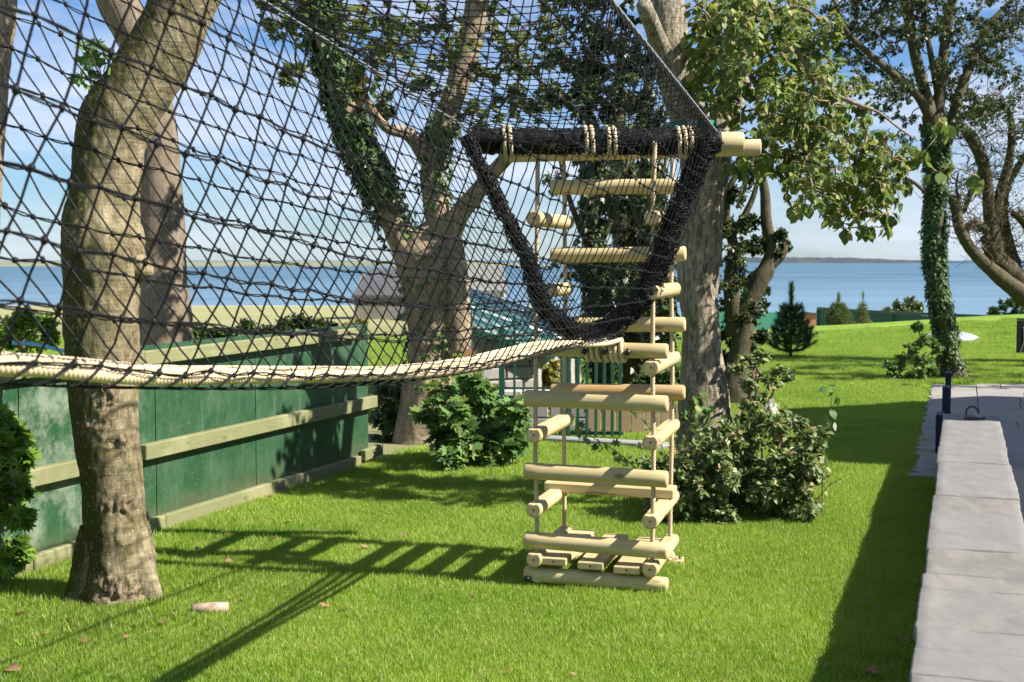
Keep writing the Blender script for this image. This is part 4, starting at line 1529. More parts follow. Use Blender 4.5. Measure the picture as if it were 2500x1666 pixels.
def make_cottage(name, label, ridge_l, ridge_r, eave_l, eave_r, d, depth, roofm, wallm, zb, win=(), chim=None, stonew=False):
    """a small gabled building: ridge and eave lines from the photograph, the rest squared back from them"""
    rl, rr_ = pt(*ridge_l, d + depth / 2), pt(*ridge_r, d + depth / 2)
    el, er = pt(*eave_l, d), pt(*eave_r, d)
    t = empty(name, Vector(((el.x + er.x) / 2, d + depth / 2, zb)), label, 'house')
    x0, x1 = el.x + .1, er.x - .1
    ze = el.z
    mb = MB()
    V = [(x0, d + .1, zb), (x1, d + .1, zb), (x1, d + depth - .1, zb), (x0, d + depth - .1, zb), (x0, d + .1, ze), (x1, d + .1, ze), (x1, d + depth - .1, ze), (x0, d + depth - .1, ze), (x0, d + depth / 2, rl.z - .1), (x1, d + depth / 2, rl.z - .1)]
    mb.add(V, [(0, 1, 5, 4), (2, 3, 7, 6), (1, 2, 6, 9, 5), (3, 0, 4, 8, 7)])
    mb.build('wall', wallm, t, smooth=False)
    mb = MB()
    for yy, s in ((d, 1), (d + depth, -1)):
        a0, a1 = Vector((el.x, yy, ze - .05)), Vector((er.x, yy, ze - .05))
        b0, b1 = Vector((rl.x, d + depth / 2, rl.z)), Vector((rr_.x, d + depth / 2, rr_.z))
        q = [a0, a1, b1, b0]
        mb.add([tuple(v) for v in q] + [(v.x, v.y, v.z - .12) for v in q], [(0, 1, 2, 3), (7, 6, 5, 4), (0, 4, 5, 1), (1, 5, 6, 2), (2, 6, 7, 3), (3, 7, 4, 0)])
    rf = mb.build('roof', roofm, t, smooth=False)
    if chim:
        m2 = MB(); c = pt(*chim, d + depth / 2); m2.box((c.x, c.y, rl.z + .12), (.9, .6, .7)); m2.build('chimney', WALLST, rf, smooth=False)
    for (a, b) in win:
        p, q = pt(*a, d + .08), pt(*b, d + .08)
        m2 = MB(); m2.box(((p.x + q.x) / 2, d + .085, (p.z + q.z) / 2), (q.x - p.x, .08, p.z - q.z)); wn = m2.build('window', RENDERW, t, smooth=False)
        m3 = MB(); m3.box(((p.x + q.x) / 2, d + .04, (p.z + q.z) / 2), ((q.x - p.x) * .8, .03, (p.z - q.z) * .86)); m3.build('pane', GLASS, wn, smooth=False)
    return t
WALLFAR = plain_mat('far_rubble', (.22, .20, .17), .9, .1, var=.5, sc=2.2, bstr=.5, dirt=(.34, .31, .26))
make_cottage('stone_cottage', 'grey stone cottage with plain slate roof by the shore', (905, 656), (1010, 656), (858, 718), (1030, 718), 52, 6.5, SLATE, WALLFAR, -2.2)
make_cottage('white_cottage', 'cottage with pale bleached roof behind the green-roofed shed', (1070, 650), (1226, 650), (1060, 706), (1238, 706), 48, 5.0, SLATEL, RENDERW, -1.8)

# far fence across the lawn's end
def make_far_fence():
    P = [pt(1996, 757, 45), pt(2180, 768, 42), pt(2500, 781, 37.5), pt(2800, 790, 34)]
    t = empty('shore_fence', (P[1].x, P[1].y, 0), 'long green sheet fence with dark top rail between the lawn and sea', 'fence')
    for a, b in zip(P[:-1], P[1:]):
        n = 3
        for k in range(n):
            p, q = a + (b - a) * (k / n), a + (b - a) * ((k + 1) / n)
            zt = (p.z + q.z) / 2
            zb = min(ground_z(p.x, p.y), ground_z(q.x, q.y)) - .25
            M = axis_frame(Vector((p.x, p.y, 0)), Vector((q.x, q.y, 0)))
            mb = MB(); mb.box((0, 0, (p.z + zb) / 2), ((q - p).length - .05, .03, p.z - zb), M); mb.build('panel', SHEETG, t, smooth=False)
            mb = MB(); mb.box((p.x, p.y - .05, (p.z + zb) / 2), (.09, .09, p.z - zb + .02)); mb.build('post', STEELG, t, smooth=False)
            mb = MB(); box_between(mb, p + Vector((0, -.06, .05)), q + Vector((0, -.06, .05)), .09, .09); mb.build('top_rail', STEELG, t, smooth=False)
make_far_fence()
def make_mid_fence():
    P = [pt(1740, 762, 30), pt(1800, 770, 31), pt(1900, 781, 33)]
    t = empty('green_screen', at(P[1], ground_z(P[1].x, P[1].y)), 'short green sheet screen behind the dark pine', 'fence')
    for a, b in zip(P[:-1], P[1:]):
        M = axis_frame(Vector((a.x, a.y, 0)), Vector((b.x, b.y, 0)))
        zb = ground_z(a.x, a.y) - .1
        mb = MB(); mb.box((0, 0, (a.z + zb) / 2), ((b - a).length - .03, .03, a.z - zb), M); mb.build('panel', SHEETG, t, smooth=False)
        mb = MB(); mb.box((b.x, b.y - .04, (a.z + zb) / 2), (.08, .08, a.z - zb)); mb.build('post', STEELG, t, smooth=False)
make_mid_fence()
# brown boarded hut by the far fence, beached pale boat
p = pt(1978, 786, 47)
t = empty('board_hut', (p.x, 47.3, p.z - .6), 'small orange-brown boarded hut beside the end of the green fence', 'hut')
mb = MB(); mb.box((p.x, 47.4, p.z - .25), (.62, .6, 1.05)); mb.build('wall', BRICKO, t, smooth=False)
mb = MB(); mb.box((p.x, 47.4, p.z + .30), (.72, .72, .05), Matrix.Rotation(.1, 4, 'Y')); mb.build('roof', SLATE, t, smooth=False)
def make_boat():
    c = pt(1955, 790, 50)
    t = empty('boat', (c.x, c.y, c.z - .2), 'small white boat lying ashore beyond the dark pine', 'boat')
    mb = MB(); secs = []
    for i in range(9):
        f = i / 8
        wd = .42 * math.sin(math.pi * min(1, .15 + f * .85)) ** .6 * (1 if f < .9 else .4)
        x = -1.1 + 2.2 * f
        secs.append([(c.x + x * .45, c.y + s * wd, c.z + .12 * f + h) for s, h in ((-1, .22), (-.7, -.02), (0, -.16), (.7, -.02), (1, .22))])
    V = [v for s in secs for v in s]; Fq = []
    for i in range(8):
        for j in range(4):
            a = i * 5 + j; Fq.append((a, a + 1, a + 6, a + 5))
    Fq.append((0, 1, 2, 3, 4)); Fq.append((40, 41, 42, 43, 44))
    for i in range(8): Fq.append((i * 5, i * 5 + 5, i * 5 + 9, i * 5 + 4))
    mb.add(V, Fq); mb.build('hull', RENDERW, t, smooth=False)
    mb = MB(); mb.box((c.x - .1, c.y, c.z + .28), (.3, .4, .18), bev=.03); mb.build('cabin', GREYP, t, smooth=False)
make_boat()

# shallow grey dome on the lawn
def make_dome():
    c = gp(2322, 812, .22)
    c.z = ground_z(c.x, c.y) - .01
    mb = MB(); rings = 7; sg = 40; V = [(c.x, c.y, c.z + .17)]; Fq = []
    for i in range(1, rings + 1):
        f = i / rings; r = .56 * math.sin(f * math.pi / 2); h = .17 * math.cos(f * math.pi / 2)
        for j in range(sg):
            a = 2 * math.pi * j / sg; V.append((c.x + r * math.cos(a), c.y + r * math.sin(a), c.z + h))
    for j in range(sg): Fq.append((0, 1 + j, 1 + (j + 1) % sg))
    for i in range(rings - 1):
        for j in range(sg):
            a, b = 1 + i * sg + j, 1 + i * sg + (j + 1) % sg
            Fq.append((a, a + sg, b + sg, b))
    mb.add(V, Fq)
    t = empty('dome_cover', c, 'shallow pale grey dome cover set in the far lawn', 'dome')
    mb.build('dome', DOMEM, t)
    mb = MB(); mb.tube([(c.x + .58 * math.cos(2 * math.pi * k / 40), c.y + .58 * math.sin(2 * math.pi * k / 40), c.z + .012) for k in range(40)], .02, 6, closed=True); mb.build('rim', GREYP, t)
make_dome()
# black bollard lamp
def make_bollard():
    b = gp(2491, 868)
    t = empty('bollard', b, 'black square bollard post standing alone on the far lawn', 'bollard')
    mb = MB(); mb.box((b.x, b.y, .30), (.115, .115, .62), bev=.008); mb.build('post', BLACKM, t, smooth=False)
    mb = MB(); mb.box((b.x, b.y, .635), (.125, .125, .03), bev=.006); mb.build('cap', BLACKM, t, smooth=False)
    mb = MB(); mb.tube(catmull([(b.x + .02, b.y - .064, .5), (b.x + .03, b.y - .066, .25), (b.x - .01, b.y - .066, .12), (b.x - .04, b.y - .07, .02), (b.x - .07, b.y - .09, .012)], .02), .006, 6); mb.build('cable', GREYP, t)
make_bollard()
# ------------------------------------------------------------------ trees
class Tree:
    def __init__(self, name, base, label, cat='tree', group=None):
        self.t = empty(name, base, label, cat, group)
        self.att = []          # points with radius, to which twigs attach
        self.tw = MB()
    def limb(self, mb, L, step=.05, sides=20, bump=.10, bscale=4.0, att=True, seed=None):
        """L: (px, py, depth, width in px)"""
        pts = []
        for px, py, d, wd in L:
            p = pt(px, py, d)
            pts.append((p.x, p.y, p.z, wd / 2 / F * d))
        C = catmull(pts, step)
        mb.tube(C[:, :3], np.maximum(C[:, 3], .002), sides, bump=bump, bscale=bscale, seed=R.uniform(0, 90) if seed is None else seed)
        if att:
            for q in C[::2]:
                self.att.append(q)
        return C
    def nearest(self, p):
        A = np.array(self.att)
        # prefer attachment points lower than the clump, so that branches rise or reach outwards
        dd = np.linalg.norm(A[:, :3] - np.array(p), axis=1) + .35 * np.maximum(0, A[:, 2] - p[2])
        return Vector(A[int(np.argmin(dd)), :3])
    def branch(self, a, b, r0, r1, wob=.12, sides=6, sag=0.0):
        n = 5
        P = []
        L = (b - a).length
        for i in range(n + 1):
            f = i / n
            j = rnd_unit() * wob * L * math.sin(math.pi * f) * .5
            P.append(tuple(a + (b - a) * f + j + Vector((0, 0, -sag * L * math.sin(math.pi * f)))) + (r0 + (r1 - r0) * f,))
        C = catmull(P, max(.03, L / 14))
        self.tw.tube(C[:, :3], C[:, 3], sides, cap=False)
        return C
    def clump(self, lv, c, rad, n_twig, per, size, droop=.5, connect=True, flat=.75, r0=.016, up=.0, out=.6):
        """a leafy clump: one branch to its middle, twigs spreading from it, leaves along the twigs"""
        c = Vector(c)
        if connect and self.att:
            a = self.nearest(c)
            C = self.branch(a, c, r0, .006, .2)
            for q in C[::2]:
                self.att.append(np.array([q[0], q[1], q[2], q[3]]))
        for k in range(n_twig):
            v = rnd_unit()
            v.z *= flat
            tip = c + v * rad * R.uniform(.55, 1.05)
            mid = c + v * rad * .12
            T = self.branch(mid, tip, .0045, .0015, .25, 4, -.05)
            dirn = (tip - mid).normalized()
            for q in range(per):
                f = R.uniform(.3, 1.02)
                i = min(len(T) - 1, int(f * (len(T) - 1)))
                p = Vector(T[i, :3]) + rnd_unit() * size * .25
                d = dirn * out + rnd_unit() * .9 + Vector((0, 0, -droop))
                nrm = Vector((0, 0, 1)) + rnd_unit() * .75 + SUNV * .3
                lv.add(p, d, nrm, size * R.uniform(.65, 1.2))
    def ivy(self, lv, C, dens, size, lo=0.0, hi=1.0, thick=.03):
        n = len(C)
        seg = np.linalg.norm(np.diff(C[:, :3], axis=0), axis=1)
        for i in range(int(lo * (n - 1)), int(hi * (n - 1))):
            r = C[i, 3]
            cnt = dens * seg[i] * 2 * math.pi * r * (.12 + .88 * smooth01((i / (n - 1) - lo) / .22)) * (1 if hi > .95 else smooth01((hi - i / (n - 1)) / .2))
            k = int(cnt) + (1 if R.random() < cnt % 1 else 0)
            T = Vector(C[i + 1, :3] - C[i, :3]).normalized()
            for q in range(k):
                u = rnd_unit(); u = (u - T * u.dot(T)).normalized()
                gap = mnoise.noise(Vector((C[i, 0] * 5 + u.x, C[i, 1] * 5 + u.y, C[i, 2] * 3.5)))
                if gap < -.28: continue
                p = Vector(C[i, :3]) + T * R.uniform(0, seg[i]) + u * (r * 1.02 + R.uniform(0, thick) * (1.2 + gap))
                lv.add(p, Vector((0, 0, -.8)) + u * .35 + rnd_unit() * .55, u + rnd_unit() * .45 + Vector((0, 0, .25)), size * R.uniform(.6, 1.25))
    def done(self, lv=None, mat=None, bark=TWIG, name='foliage'):
        if self.tw.n:
            tag(self.tw.build('twig', bark, self.t), kind='stuff')
        if lv is not None and lv.p:
            return lv.build(name, mat, self.t)

def edges(L, d):
    return [((a + b) / 2, y, d, b - a) for y, a, b in L]

# --- T1: leaning sycamore trunk in the left foreground
def make_t1():
    d = 6.45
    T = Tree('sycamore_tree', gp(285, 1466), 'smooth greenish sycamore trunk leaning right, standing on the lawn by the green fence')
    mb = MB()
    E = [(1520, 150, 425), (1487, 176, 398), (1450, 195, 380), (1400, 204, 368), (1300, 206, 362), (1200, 203, 351), (1100, 190, 343), (1000, 177, 338), (900, 165, 337), (800, 160, 340), (700, 159, 342), (600, 155, 350), (540, 155, 338), (450, 176, 338), (350, 186, 352), (280, 204, 382), (200, 262, 432), (100, 328, 490), (0, 376, 528), (-150, 430, 590), (-400, 470, 640)]
    C = T.limb(mb, edges(E, d), .012, 110, .075, 5.0)
    nv1 = len(mb.v[0]); V1 = mb.v[0]
    scar = np.zeros(nv1)
    ctr = np.repeat(C[:, :3], 110, axis=0)
    for px, py, rx, rz in ((262, 960, .055, .13), (238, 1035, .075, .04), (290, 1085, .075, .045), (185, 575, .06, .06), (300, 1240, .09, .05), (320, 860, .05, .12), (270, 1440, .1, .07), (330, 1450, .08, .06), (325, 620, .05, .08)):
        q = pt(px, py, d - .16)
        w_ = np.exp(-(((V1[:, 0] - q.x) / rx) ** 2 + ((V1[:, 1] - q.y) / .16) ** 2 + ((V1[:, 2] - q.z) / rz) ** 2) ** 1.5)
        scar = np.maximum(scar, w_)
    for i in np.nonzero(scar > .02)[0]:
        p = V1[i]; nn = p - ctr[i]; nn /= np.linalg.norm(nn)
        k = abs(mnoise.noise(Vector((p[0] * 34, p[1] * 34, p[2] * 20)))) * 1.6 + mnoise.noise(Vector((p[0] * 70, p[1] * 70, p[2] * 45))) * .5
        V1[i] = p + nn * scar[i] * (.034 * (k - .25))
    q = pt(302, 1309, d - .16)          # healed pruning scar: a raised ring round a sunken middle
    rho = np.sqrt((V1[:, 0] - q.x) ** 2 + ((V1[:, 2] - q.z) * .85) ** 2)
    dsp = (.011 * np.exp(-((rho - .036) / .012) ** 2) - .010 * np.exp(-(rho / .018) ** 2)) * (V1[:, 1] < ctr[:, 1])
    nn_ = V1 - ctr; nn_ /= np.linalg.norm(nn_, axis=1, keepdims=True)
    V1 += nn_ * dsp[:, None]
    scar = np.maximum(scar, .8 * np.exp(-(rho / .016) ** 2) * (V1[:, 1] < ctr[:, 1]))
    # root flare
    for a, L in ((-.25, .20), (1.6, .22), (3.40, .22)):
        b = gp(285, 1466); r = .19
        P = [(b.x + math.cos(a) * .06, b.y + math.sin(a) * .03, .34, .11), (b.x + math.cos(a) * .13, b.y + math.sin(a) * .13, .14, .085), (b.x + math.cos(a) * (.12 + L * .35), b.y + math.sin(a) * (.12 + L * .35), .03, .055), (b.x + math.cos(a) * (.12 + L * .6), b.y + math.sin(a) * (.12 + L * .6), -.04, .03)]
        c = catmull(P, .025); mb.tube(c[:, :3], c[:, 3], 16, bump=.14, bscale=8)
    T.t['label'] = 'smooth greenish sycamore trunk leaning right, standing on the lawn by the green fence'
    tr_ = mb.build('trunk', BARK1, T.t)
    at_ = tr_.data.attributes.new('scar', 'FLOAT', 'POINT')
    at_.data.foreach_set('value', np.concatenate([scar, np.zeros(mb.n - nv1)]))
    # burl, pruning scar and bark wounds
    def burl(px, py, r, amp, nm, mat=BARK1, fl=.5, dd=-.15):
        c = pt(px, py, d + dd)
        bm = bmesh.new(); bmesh.ops.create_icosphere(bm, subdivisions=4, radius=r)
        for v in bm.verts:
            n = v.co.normalized()
            v.co *= 1 + amp * mnoise.noise(v.co * (7 / r * .12) + Vector((px, 0, 0))) + amp * .6 * mnoise.noise(v.co * (20 / r * .12))
            v.co.y *= fl
        me = bpy.data.meshes.new(nm); bm.to_mesh(me); bm.free()
        me.polygons.foreach_set('use_smooth', [True] * len(me.polygons))
        o = link_mesh(nm, me, mat); o.location = c; setpar(o, T.t)
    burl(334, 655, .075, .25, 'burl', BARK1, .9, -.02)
    # leaf sprig on the upper trunk
    lv = Leaves('maple')
    a = pt(258, 232, d)
    for px, py in ((212, 112), (225, 165), (200, 175), (255, 140), (268, 158), (222, 208), (238, 222), (196, 165), (232, 130)):
        b = pt(px, py, d - R.uniform(0, .15))
        T.branch(a, b, .004, .002, .1, 5)
        for q in range(3):
            lv.add(b + rnd_unit() * .02, rnd_unit() + Vector((-.2, -.2, .1)), rnd_unit() + Vector((.2, -.7, .4)), R.uniform(.06, .10))
    T.tw.build('twig', TWIG, T.t)
    lv.objects('leaf', L_SYC, T.t, list(range(len(lv.p))))
    # crown above the view keeps the tree whole
    lv2 = Leaves('maple')
    T2 = T; T2.tw = MB()
    for k in range(16):
        c = pt(600 + R.uniform(-330, 420), -520 + R.uniform(-260, 130), d + R.uniform(-.4, 1.4))
        T2.clump(lv2, c, .42, 6, 9, .11, .4, r0=.03)
    T2.done(lv2, L_OLIVE)
make_t1()

# small plants at its foot
def rosette(px, py, n, size, label, mat=L_ELD):
    b = gp(px, py)
    t = empty('seedling', b, label, 'plant', 'seedlings at the foot of the leaning sycamore')
    lv = Leaves('ovate')
    for k in range(n):
        a = R.uniform(0, 6.28); r = R.uniform(.01, .05)
        lv.add((b.x + math.cos(a) * r, b.y + math.sin(a) * r, R.uniform(.02, .09)), (math.cos(a), math.sin(a), R.uniform(.0, .5)), (0, -.4, 1), size * R.uniform(.7, 1.2))
    lv.objects('leaf', mat, t, list(range(n)))
    mb = MB()
    for k in range(n): mb.tube([(b.x, b.y, 0), tuple(lv.p[k])], .002, 4)
    mb.build('stem', TWIGG, t)
rosette(253, 1475, 8, .055, 'small bright green round-leaved seedling at the foot of the leaning sycamore')
rosette(318, 1478, 12, .04, 'small pointed-leaf green seedling among the roots of the leaning sycamore')

def make_t2():
    d = 12.3
    T = Tree('grey_trunk_tree', gp(405, 1080), 'straight grey-brown tree trunk standing behind the green fence')
    mb = MB()
    T.limb(mb, edges([(1100, 320, 500), (980, 330, 480), (850, 338, 472), (760, 334, 464), (650, 336, 456), (500, 338, 446), (400, 336, 438), (300, 334, 430), (200, 318, 410), (100, 292, 378), (0, 238, 340), (-150, 190, 290), (-400, 130, 230)], d), .04, 36, .07, 3.0)
    T.limb(mb, [(300, 60, d, 70), (268, -20, d, 66), (215, -80, d, 58), (130, -260, d, 44)], .05, 20, .06)
    mb.build('trunk', BARK2, T.t)
    lv = Leaves('maple')
    for k in range(14):
        T.clump(lv, pt(120 + R.uniform(-300, 330), -330 + R.uniform(-330, 60), d + R.uniform(-1, 1.5)), .6, 6, 9, .12, .4, r0=.03)
    T.done(lv, L_OLIVE)
make_t2()

def make_t0():
    d = 8.4
    T = Tree('tree', gp(-120, 1280), 'pale tree trunk edge beyond the net at the left margin', 'tree')
    T.t.name = 'edge_tree'
    mb = MB()
    T.limb(mb, [(-120, 1330, d, 230), (-112, 1250, d, 180), (-105, 1000, d, 150), (-85, 700, d, 140), (-62, 400, d, 128), (-48, 250, d, 122), (-38, 120, d, 130), (-32, 0, d, 134), (-40, -200, d, 120), (-60, -500, d, 90)], .04, 32, .08, 4)
    mb.build('trunk', BARK3, T.t)
    lv = Leaves('maple')
    for k in range(8):
        T.clump(lv, pt(-150 + R.uniform(-250, 200), -420 + R.uniform(-250, 60), d + R.uniform(-1, 1)), .5, 5, 9, .12, .4, r0=.025)
    T.done(lv, L_OLIVE)
make_t0()

# --- T3: forked, ivy-clad tree behind the fence end
def make_t3():
    d = 12.2
    T = Tree('ivy_clad_tree', gp(1040, 1082), 'forked tree with ivy-covered limbs rising behind the end of the green fence')
    mb = MB()
    C0 = T.limb(mb, [(1030, 1110, d, 170), (1035, 1060, d, 140), (1045, 950, d, 118), (1052, 850, d, 112), (1050, 760, d, 120), (1048, 690, d, 138), (1045, 630, d, 145), (1047, 590, d, 110), (1052, 560, d, 66), (1058, 535, d, 20)], .04, 32, .13, 3.5)
    CL_ = T.limb(mb, [(1020, 680, d, 90), (985, 590, d, 72), (935, 480, d, 62), (895, 395, d, 60), (850, 280, d, 58), (812, 160, d, 58), (785, 40, d, 56), (760, -120, d, 66), (720, -360, d, 44)], .04, 26, .10, 3.5)
    CR_ = T.limb(mb, [(1075, 680, d, 90), (1082, 590, d, 76), (1068, 500, d, 66), (1058, 420, d, 62), (1078, 320, d, 58), (1112, 220, d, 58), (1145, 110, d, 58), (1165, 0, d, 58), (1190, -200, d, 48)], .04, 26, .10, 3.5)
    CS = T.limb(mb, [(1120, 860, d - .1, 62), (1118, 760, d - .12, 60), (1112, 660, d - .1, 58), (1100, 590, d - .05, 60)], .04, 20, .06)
    T.limb(mb, [(1085, 620, d, 70), (1118, 530, d - .1, 50), (1165, 470, d - .2, 42), (1215, 410, d - .3, 36), (1262, 360, d - .4, 32)], .04, 18, .12, 5)
    T.limb(mb, [(1062, 400, d, 60), (1000, 330, d, 36), (930, 300, d - .2, 22), (850, 150, d - .3, 14)], .05, 12, .1)
    mb.build('trunk', BARK3, T.t)
    # pollard knuckle
    iv = Leaves('ivy')
    T.ivy(iv, CL_, 4200, .062, .10, .98, .06)
    T.ivy(iv, CR_, 1500, .058, .2, .55, .04)
    T.ivy(iv, C0, 260, .055, .2, .95, .04)
    iv.build('ivy', L_IVY, T.t)
    lv = Leaves('maple')
    cl = [(690, 60, 70), (740, 20, 60), (720, 185, 36), (640, 15, 50), (860, 50, 80), (940, 40, 80), (905, 130, 55), (985, 110, 75), (1050, 40, 80), (1030, 200, 60), (1100, 110, 70), (1190, 60, 85), (1210, 170, 75), (1270, 100, 80), (1250, 240, 55), (1180, 280, 50), (1330, 40, 80), (1330, 160, 80), (1320, 250, 55), (880, 210, 36), (940, 260, 36), (820, -60, 90), (960, -60, 100), (1100, -70, 100), (1250, -70, 100), (1380, -60, 100)]
    for px, py, r in cl:
        T.clump(lv, pt(px, py, d + R.uniform(-.8, 1.2)), r / F * d * 1.15, 9, 9, .095, .35, r0=.018)
    T.done(lv, L_OLIVE)
make_t3()

# --- T4: big rough-barked tree that the beams hang beside, with the overhanging leafy branch
def make_t4():
    d = 9.3
    T = Tree('rough_bark_tree', gp(1722, 1222), 'big rough pale-barked forked tree beside the hanging ladder')
    mb = MB()
    T.limb(mb, [(1722, 1262, d, 215), (1722, 1215, d, 178), (1722, 1130, d, 150), (1720, 1050, d, 138), (1718, 950, d, 116), (1714, 850, d, 96), (1708, 770, d, 90), (1704, 690, d, 102), (1710, 600, d, 106), (1716, 500, d, 104), (1722, 400, d, 108), (1722, 340, d, 116)], .025, 44, .12, 5.0)
    T.limb(mb, [(1712, 420, d, 100), (1690, 310, d, 98), (1655, 210, d, 92), (1632, 110, d, 96), (1615, 0, d, 112), (1600, -150, d, 90), (1560, -400, d, 66)], .03, 32, .11, 5.0)
    T.limb(mb, [(1735, 420, d, 90), (1760, 330, d + .1, 72), (1782, 260, d + .2, 68), (1790, 170, d + .25, 64), (1806, 80, d + .3, 60), (1838, -20, d + .3, 56), (1900, -200, d, 44)], .03, 26, .11, 5.0)
    # burl and sawn limb
    T.limb(mb, [(1640, 210, d, 60), (1612, 110, d - .15, 44), (1585, 45, d - .3, 40), (1570, 10, d - .38, 36)], .03, 16, .12, 6)
    mb.build('trunk', BARK4, T.t)
    def arm(L, s=10):
        m = T.tw
        pts = [(*pt(a, b, dd), wd / 2 / F * dd) for a, b, dd, wd in L]
        C = catmull(pts, .05); m.tube(C[:, :3], C[:, 3], s, bump=.08, bscale=8)
        for q in C: T.att.append(q)
        return C
    arm([(1830, -30, 9.5, 30), (1870, 20, 9.2, 22), (1905, 75, 8.9, 18), (1950, 130, 8.7, 13), (1985, 200, 8.6, 9), (2010, 250, 8.6, 5)])
    arm([(1960, 140, 8.7, 12), (2020, 218, 8.5, 11), (2080, 250, 8.4, 10), (2145, 275, 8.4, 7), (2190, 310, 8.4, 5), (2240, 345, 8.4, 4)])
    arm([(1795, 150, 9.4, 20), (1840, 230, 9.1, 14), (1900, 300, 8.9, 10), (1960, 360, 8.8, 7), (2030, 440, 8.7, 4)])
    arm([(1880, 30, 9.1, 14), (1960, 20, 8.8, 9), (2010, 60, 8.7, 5)])
    lv = Leaves('ovate')
    # (px, py, radius px): the mass of the drooping branch
    cl = []
    poly = [(1690, 30), (1760, 0), (1950, -20), (2010, 40), (2030, 110), (2000, 160), (2070, 190), (2130, 300), (2190, 330), (2215, 420), (2195, 480), (2140, 520), (2060, 545), (1990, 500), (1920, 460), (1850, 420), (1800, 390), (1790, 330), (1740, 250), (1700, 150)]
    def inside(x, y):
        c = False
        for i in range(len(poly)):
            (x1, y1), (x2, y2) = poly[i], poly[i - 1]
            if (y1 > y) != (y2 > y) and x < (x2 - x1) * (y - y1) / (y2 - y1) + x1: c = not c
        return c
    tries = 0
    while len(cl) < 140 and tries < 6000:
        tries += 1
        x, y = R.uniform(1690, 2220), R.uniform(-20, 545)
        if inside(x, y) and all((x - a) ** 2 + (y - b) ** 2 > 21 ** 2 for a, b in cl):
            cl.append((x, y))
    for x, y in cl:
        dd = 8.75 + R.uniform(-.45, .55) + (.3 if x < 1800 else 0)
        T.clump(lv, pt(x, y, dd),   .16, 8, 7, .056, 1.0, flat=1.0, r0=.006)
    # hanging tips
    for x, y in ((1948, 505), (1965, 500), (2035, 530), (2060, 560), (2100, 555), (2160, 520), (2185, 545), (2150, 555), (2250, 395), (2290, 420), (2330, 410), (2260, 365), (2390, 435), (2310, 300)):
        T.clump(lv, pt(x, y, 8.5), .07, 2, 5, .085, 1.3, r0=.003)
    # leaves close to the trunk fork
    for x, y in ((1700, 60), (1690, 140), (1705, 190), (1740, 120), (1700, 240), (1740, 60)):
        T.clump(lv, pt(x, y, d - .25), .16, 5, 6, .085, .9, r0=.005)
    T.tw.build('twig', BARK3, T.t)
    idx = list(range(len(lv.p)))
    P, X, Y, Zz, S = lv.frames()
    order = sorted(idx, key=lambda i: P[i][1])
    big = order[:300]
    lv.objects('leaf', L_LIND, T.t, big)
    lv.build('foliage', L_LIND, T.t, sel=np.array(order[300:]))
    # crown of smaller dark foliage above and behind
    lv2 = Leaves('small'); T.tw = MB()
    cl2 = [(1430, 30, 90), (1420, 130, 90), (1490, 90, 80), (1480, 200, 80), (1560, 160, 60), (1540, 250, 70), (1450, 270, 60), (1380, 230, 60), (1590, 300, 50), (1480, -60, 110), (1620, -80, 110), (1740, -110, 110), (1880, -130, 120)]
    for px, py, r in cl2:
        T.clump(lv2, pt(px, py, d + 1.6 + R.uniform(-.6, .8)), r / F * d * 1.35, 18, 20, .075, .4, r0=.016)
    T.tw.build('branchlet', TWIG, T.t)
    lv2.build('crown', L_DARK, T.t)
    # shoots on the trunk
    lv3 = Leaves('ovate'); T.tw = MB()
    for x, y in ((1690, 968), (1705, 985), (1715, 975), (1735, 990), (1680, 1000)):
        T.clump(lv3, pt(x, y, d - .22), .05, 2, 4, .07, .8, connect=False)
    tag(T.tw.build('shoot', TWIGG, T.t), kind='stuff')
    lv3.objects('leaf', L_SYC, T.t, list(range(len(lv3.p))))
    # green strap round the fork
    t = empty('webbing_strap', pt(1690, 312, d), 'bright green webbing strap round the fork of the rough-barked tree', 'strap')
    c = pt(1690, 308, d)
    m = MB()
    V, Fq = [], []
    for k in range(32):
        a = 6.283 * k / 32
        for r, z in ((.165, -.022), (.172, -.022), (.172, .022), (.165, .022)):
            V.append((c.x + r * math.cos(a), c.y + r * math.sin(a), c.z + z + .05 * math.cos(a) * .2))
    for k in range(32):
        a, b = k * 4, (k + 1) % 32 * 4
        for q in range(4):
            Fq.append((a + q, b + q, b + (q + 1) % 4, a + (q + 1) % 4))
    m.add(V, Fq); m.build('webbing', STRAPG, t)
    m = MB(); m.box((c.x - .02, c.y - .185, c.z), (.07, .025, .055), bev=.005); m.build('buckle', STEEL, t, smooth=False)
make_t4()

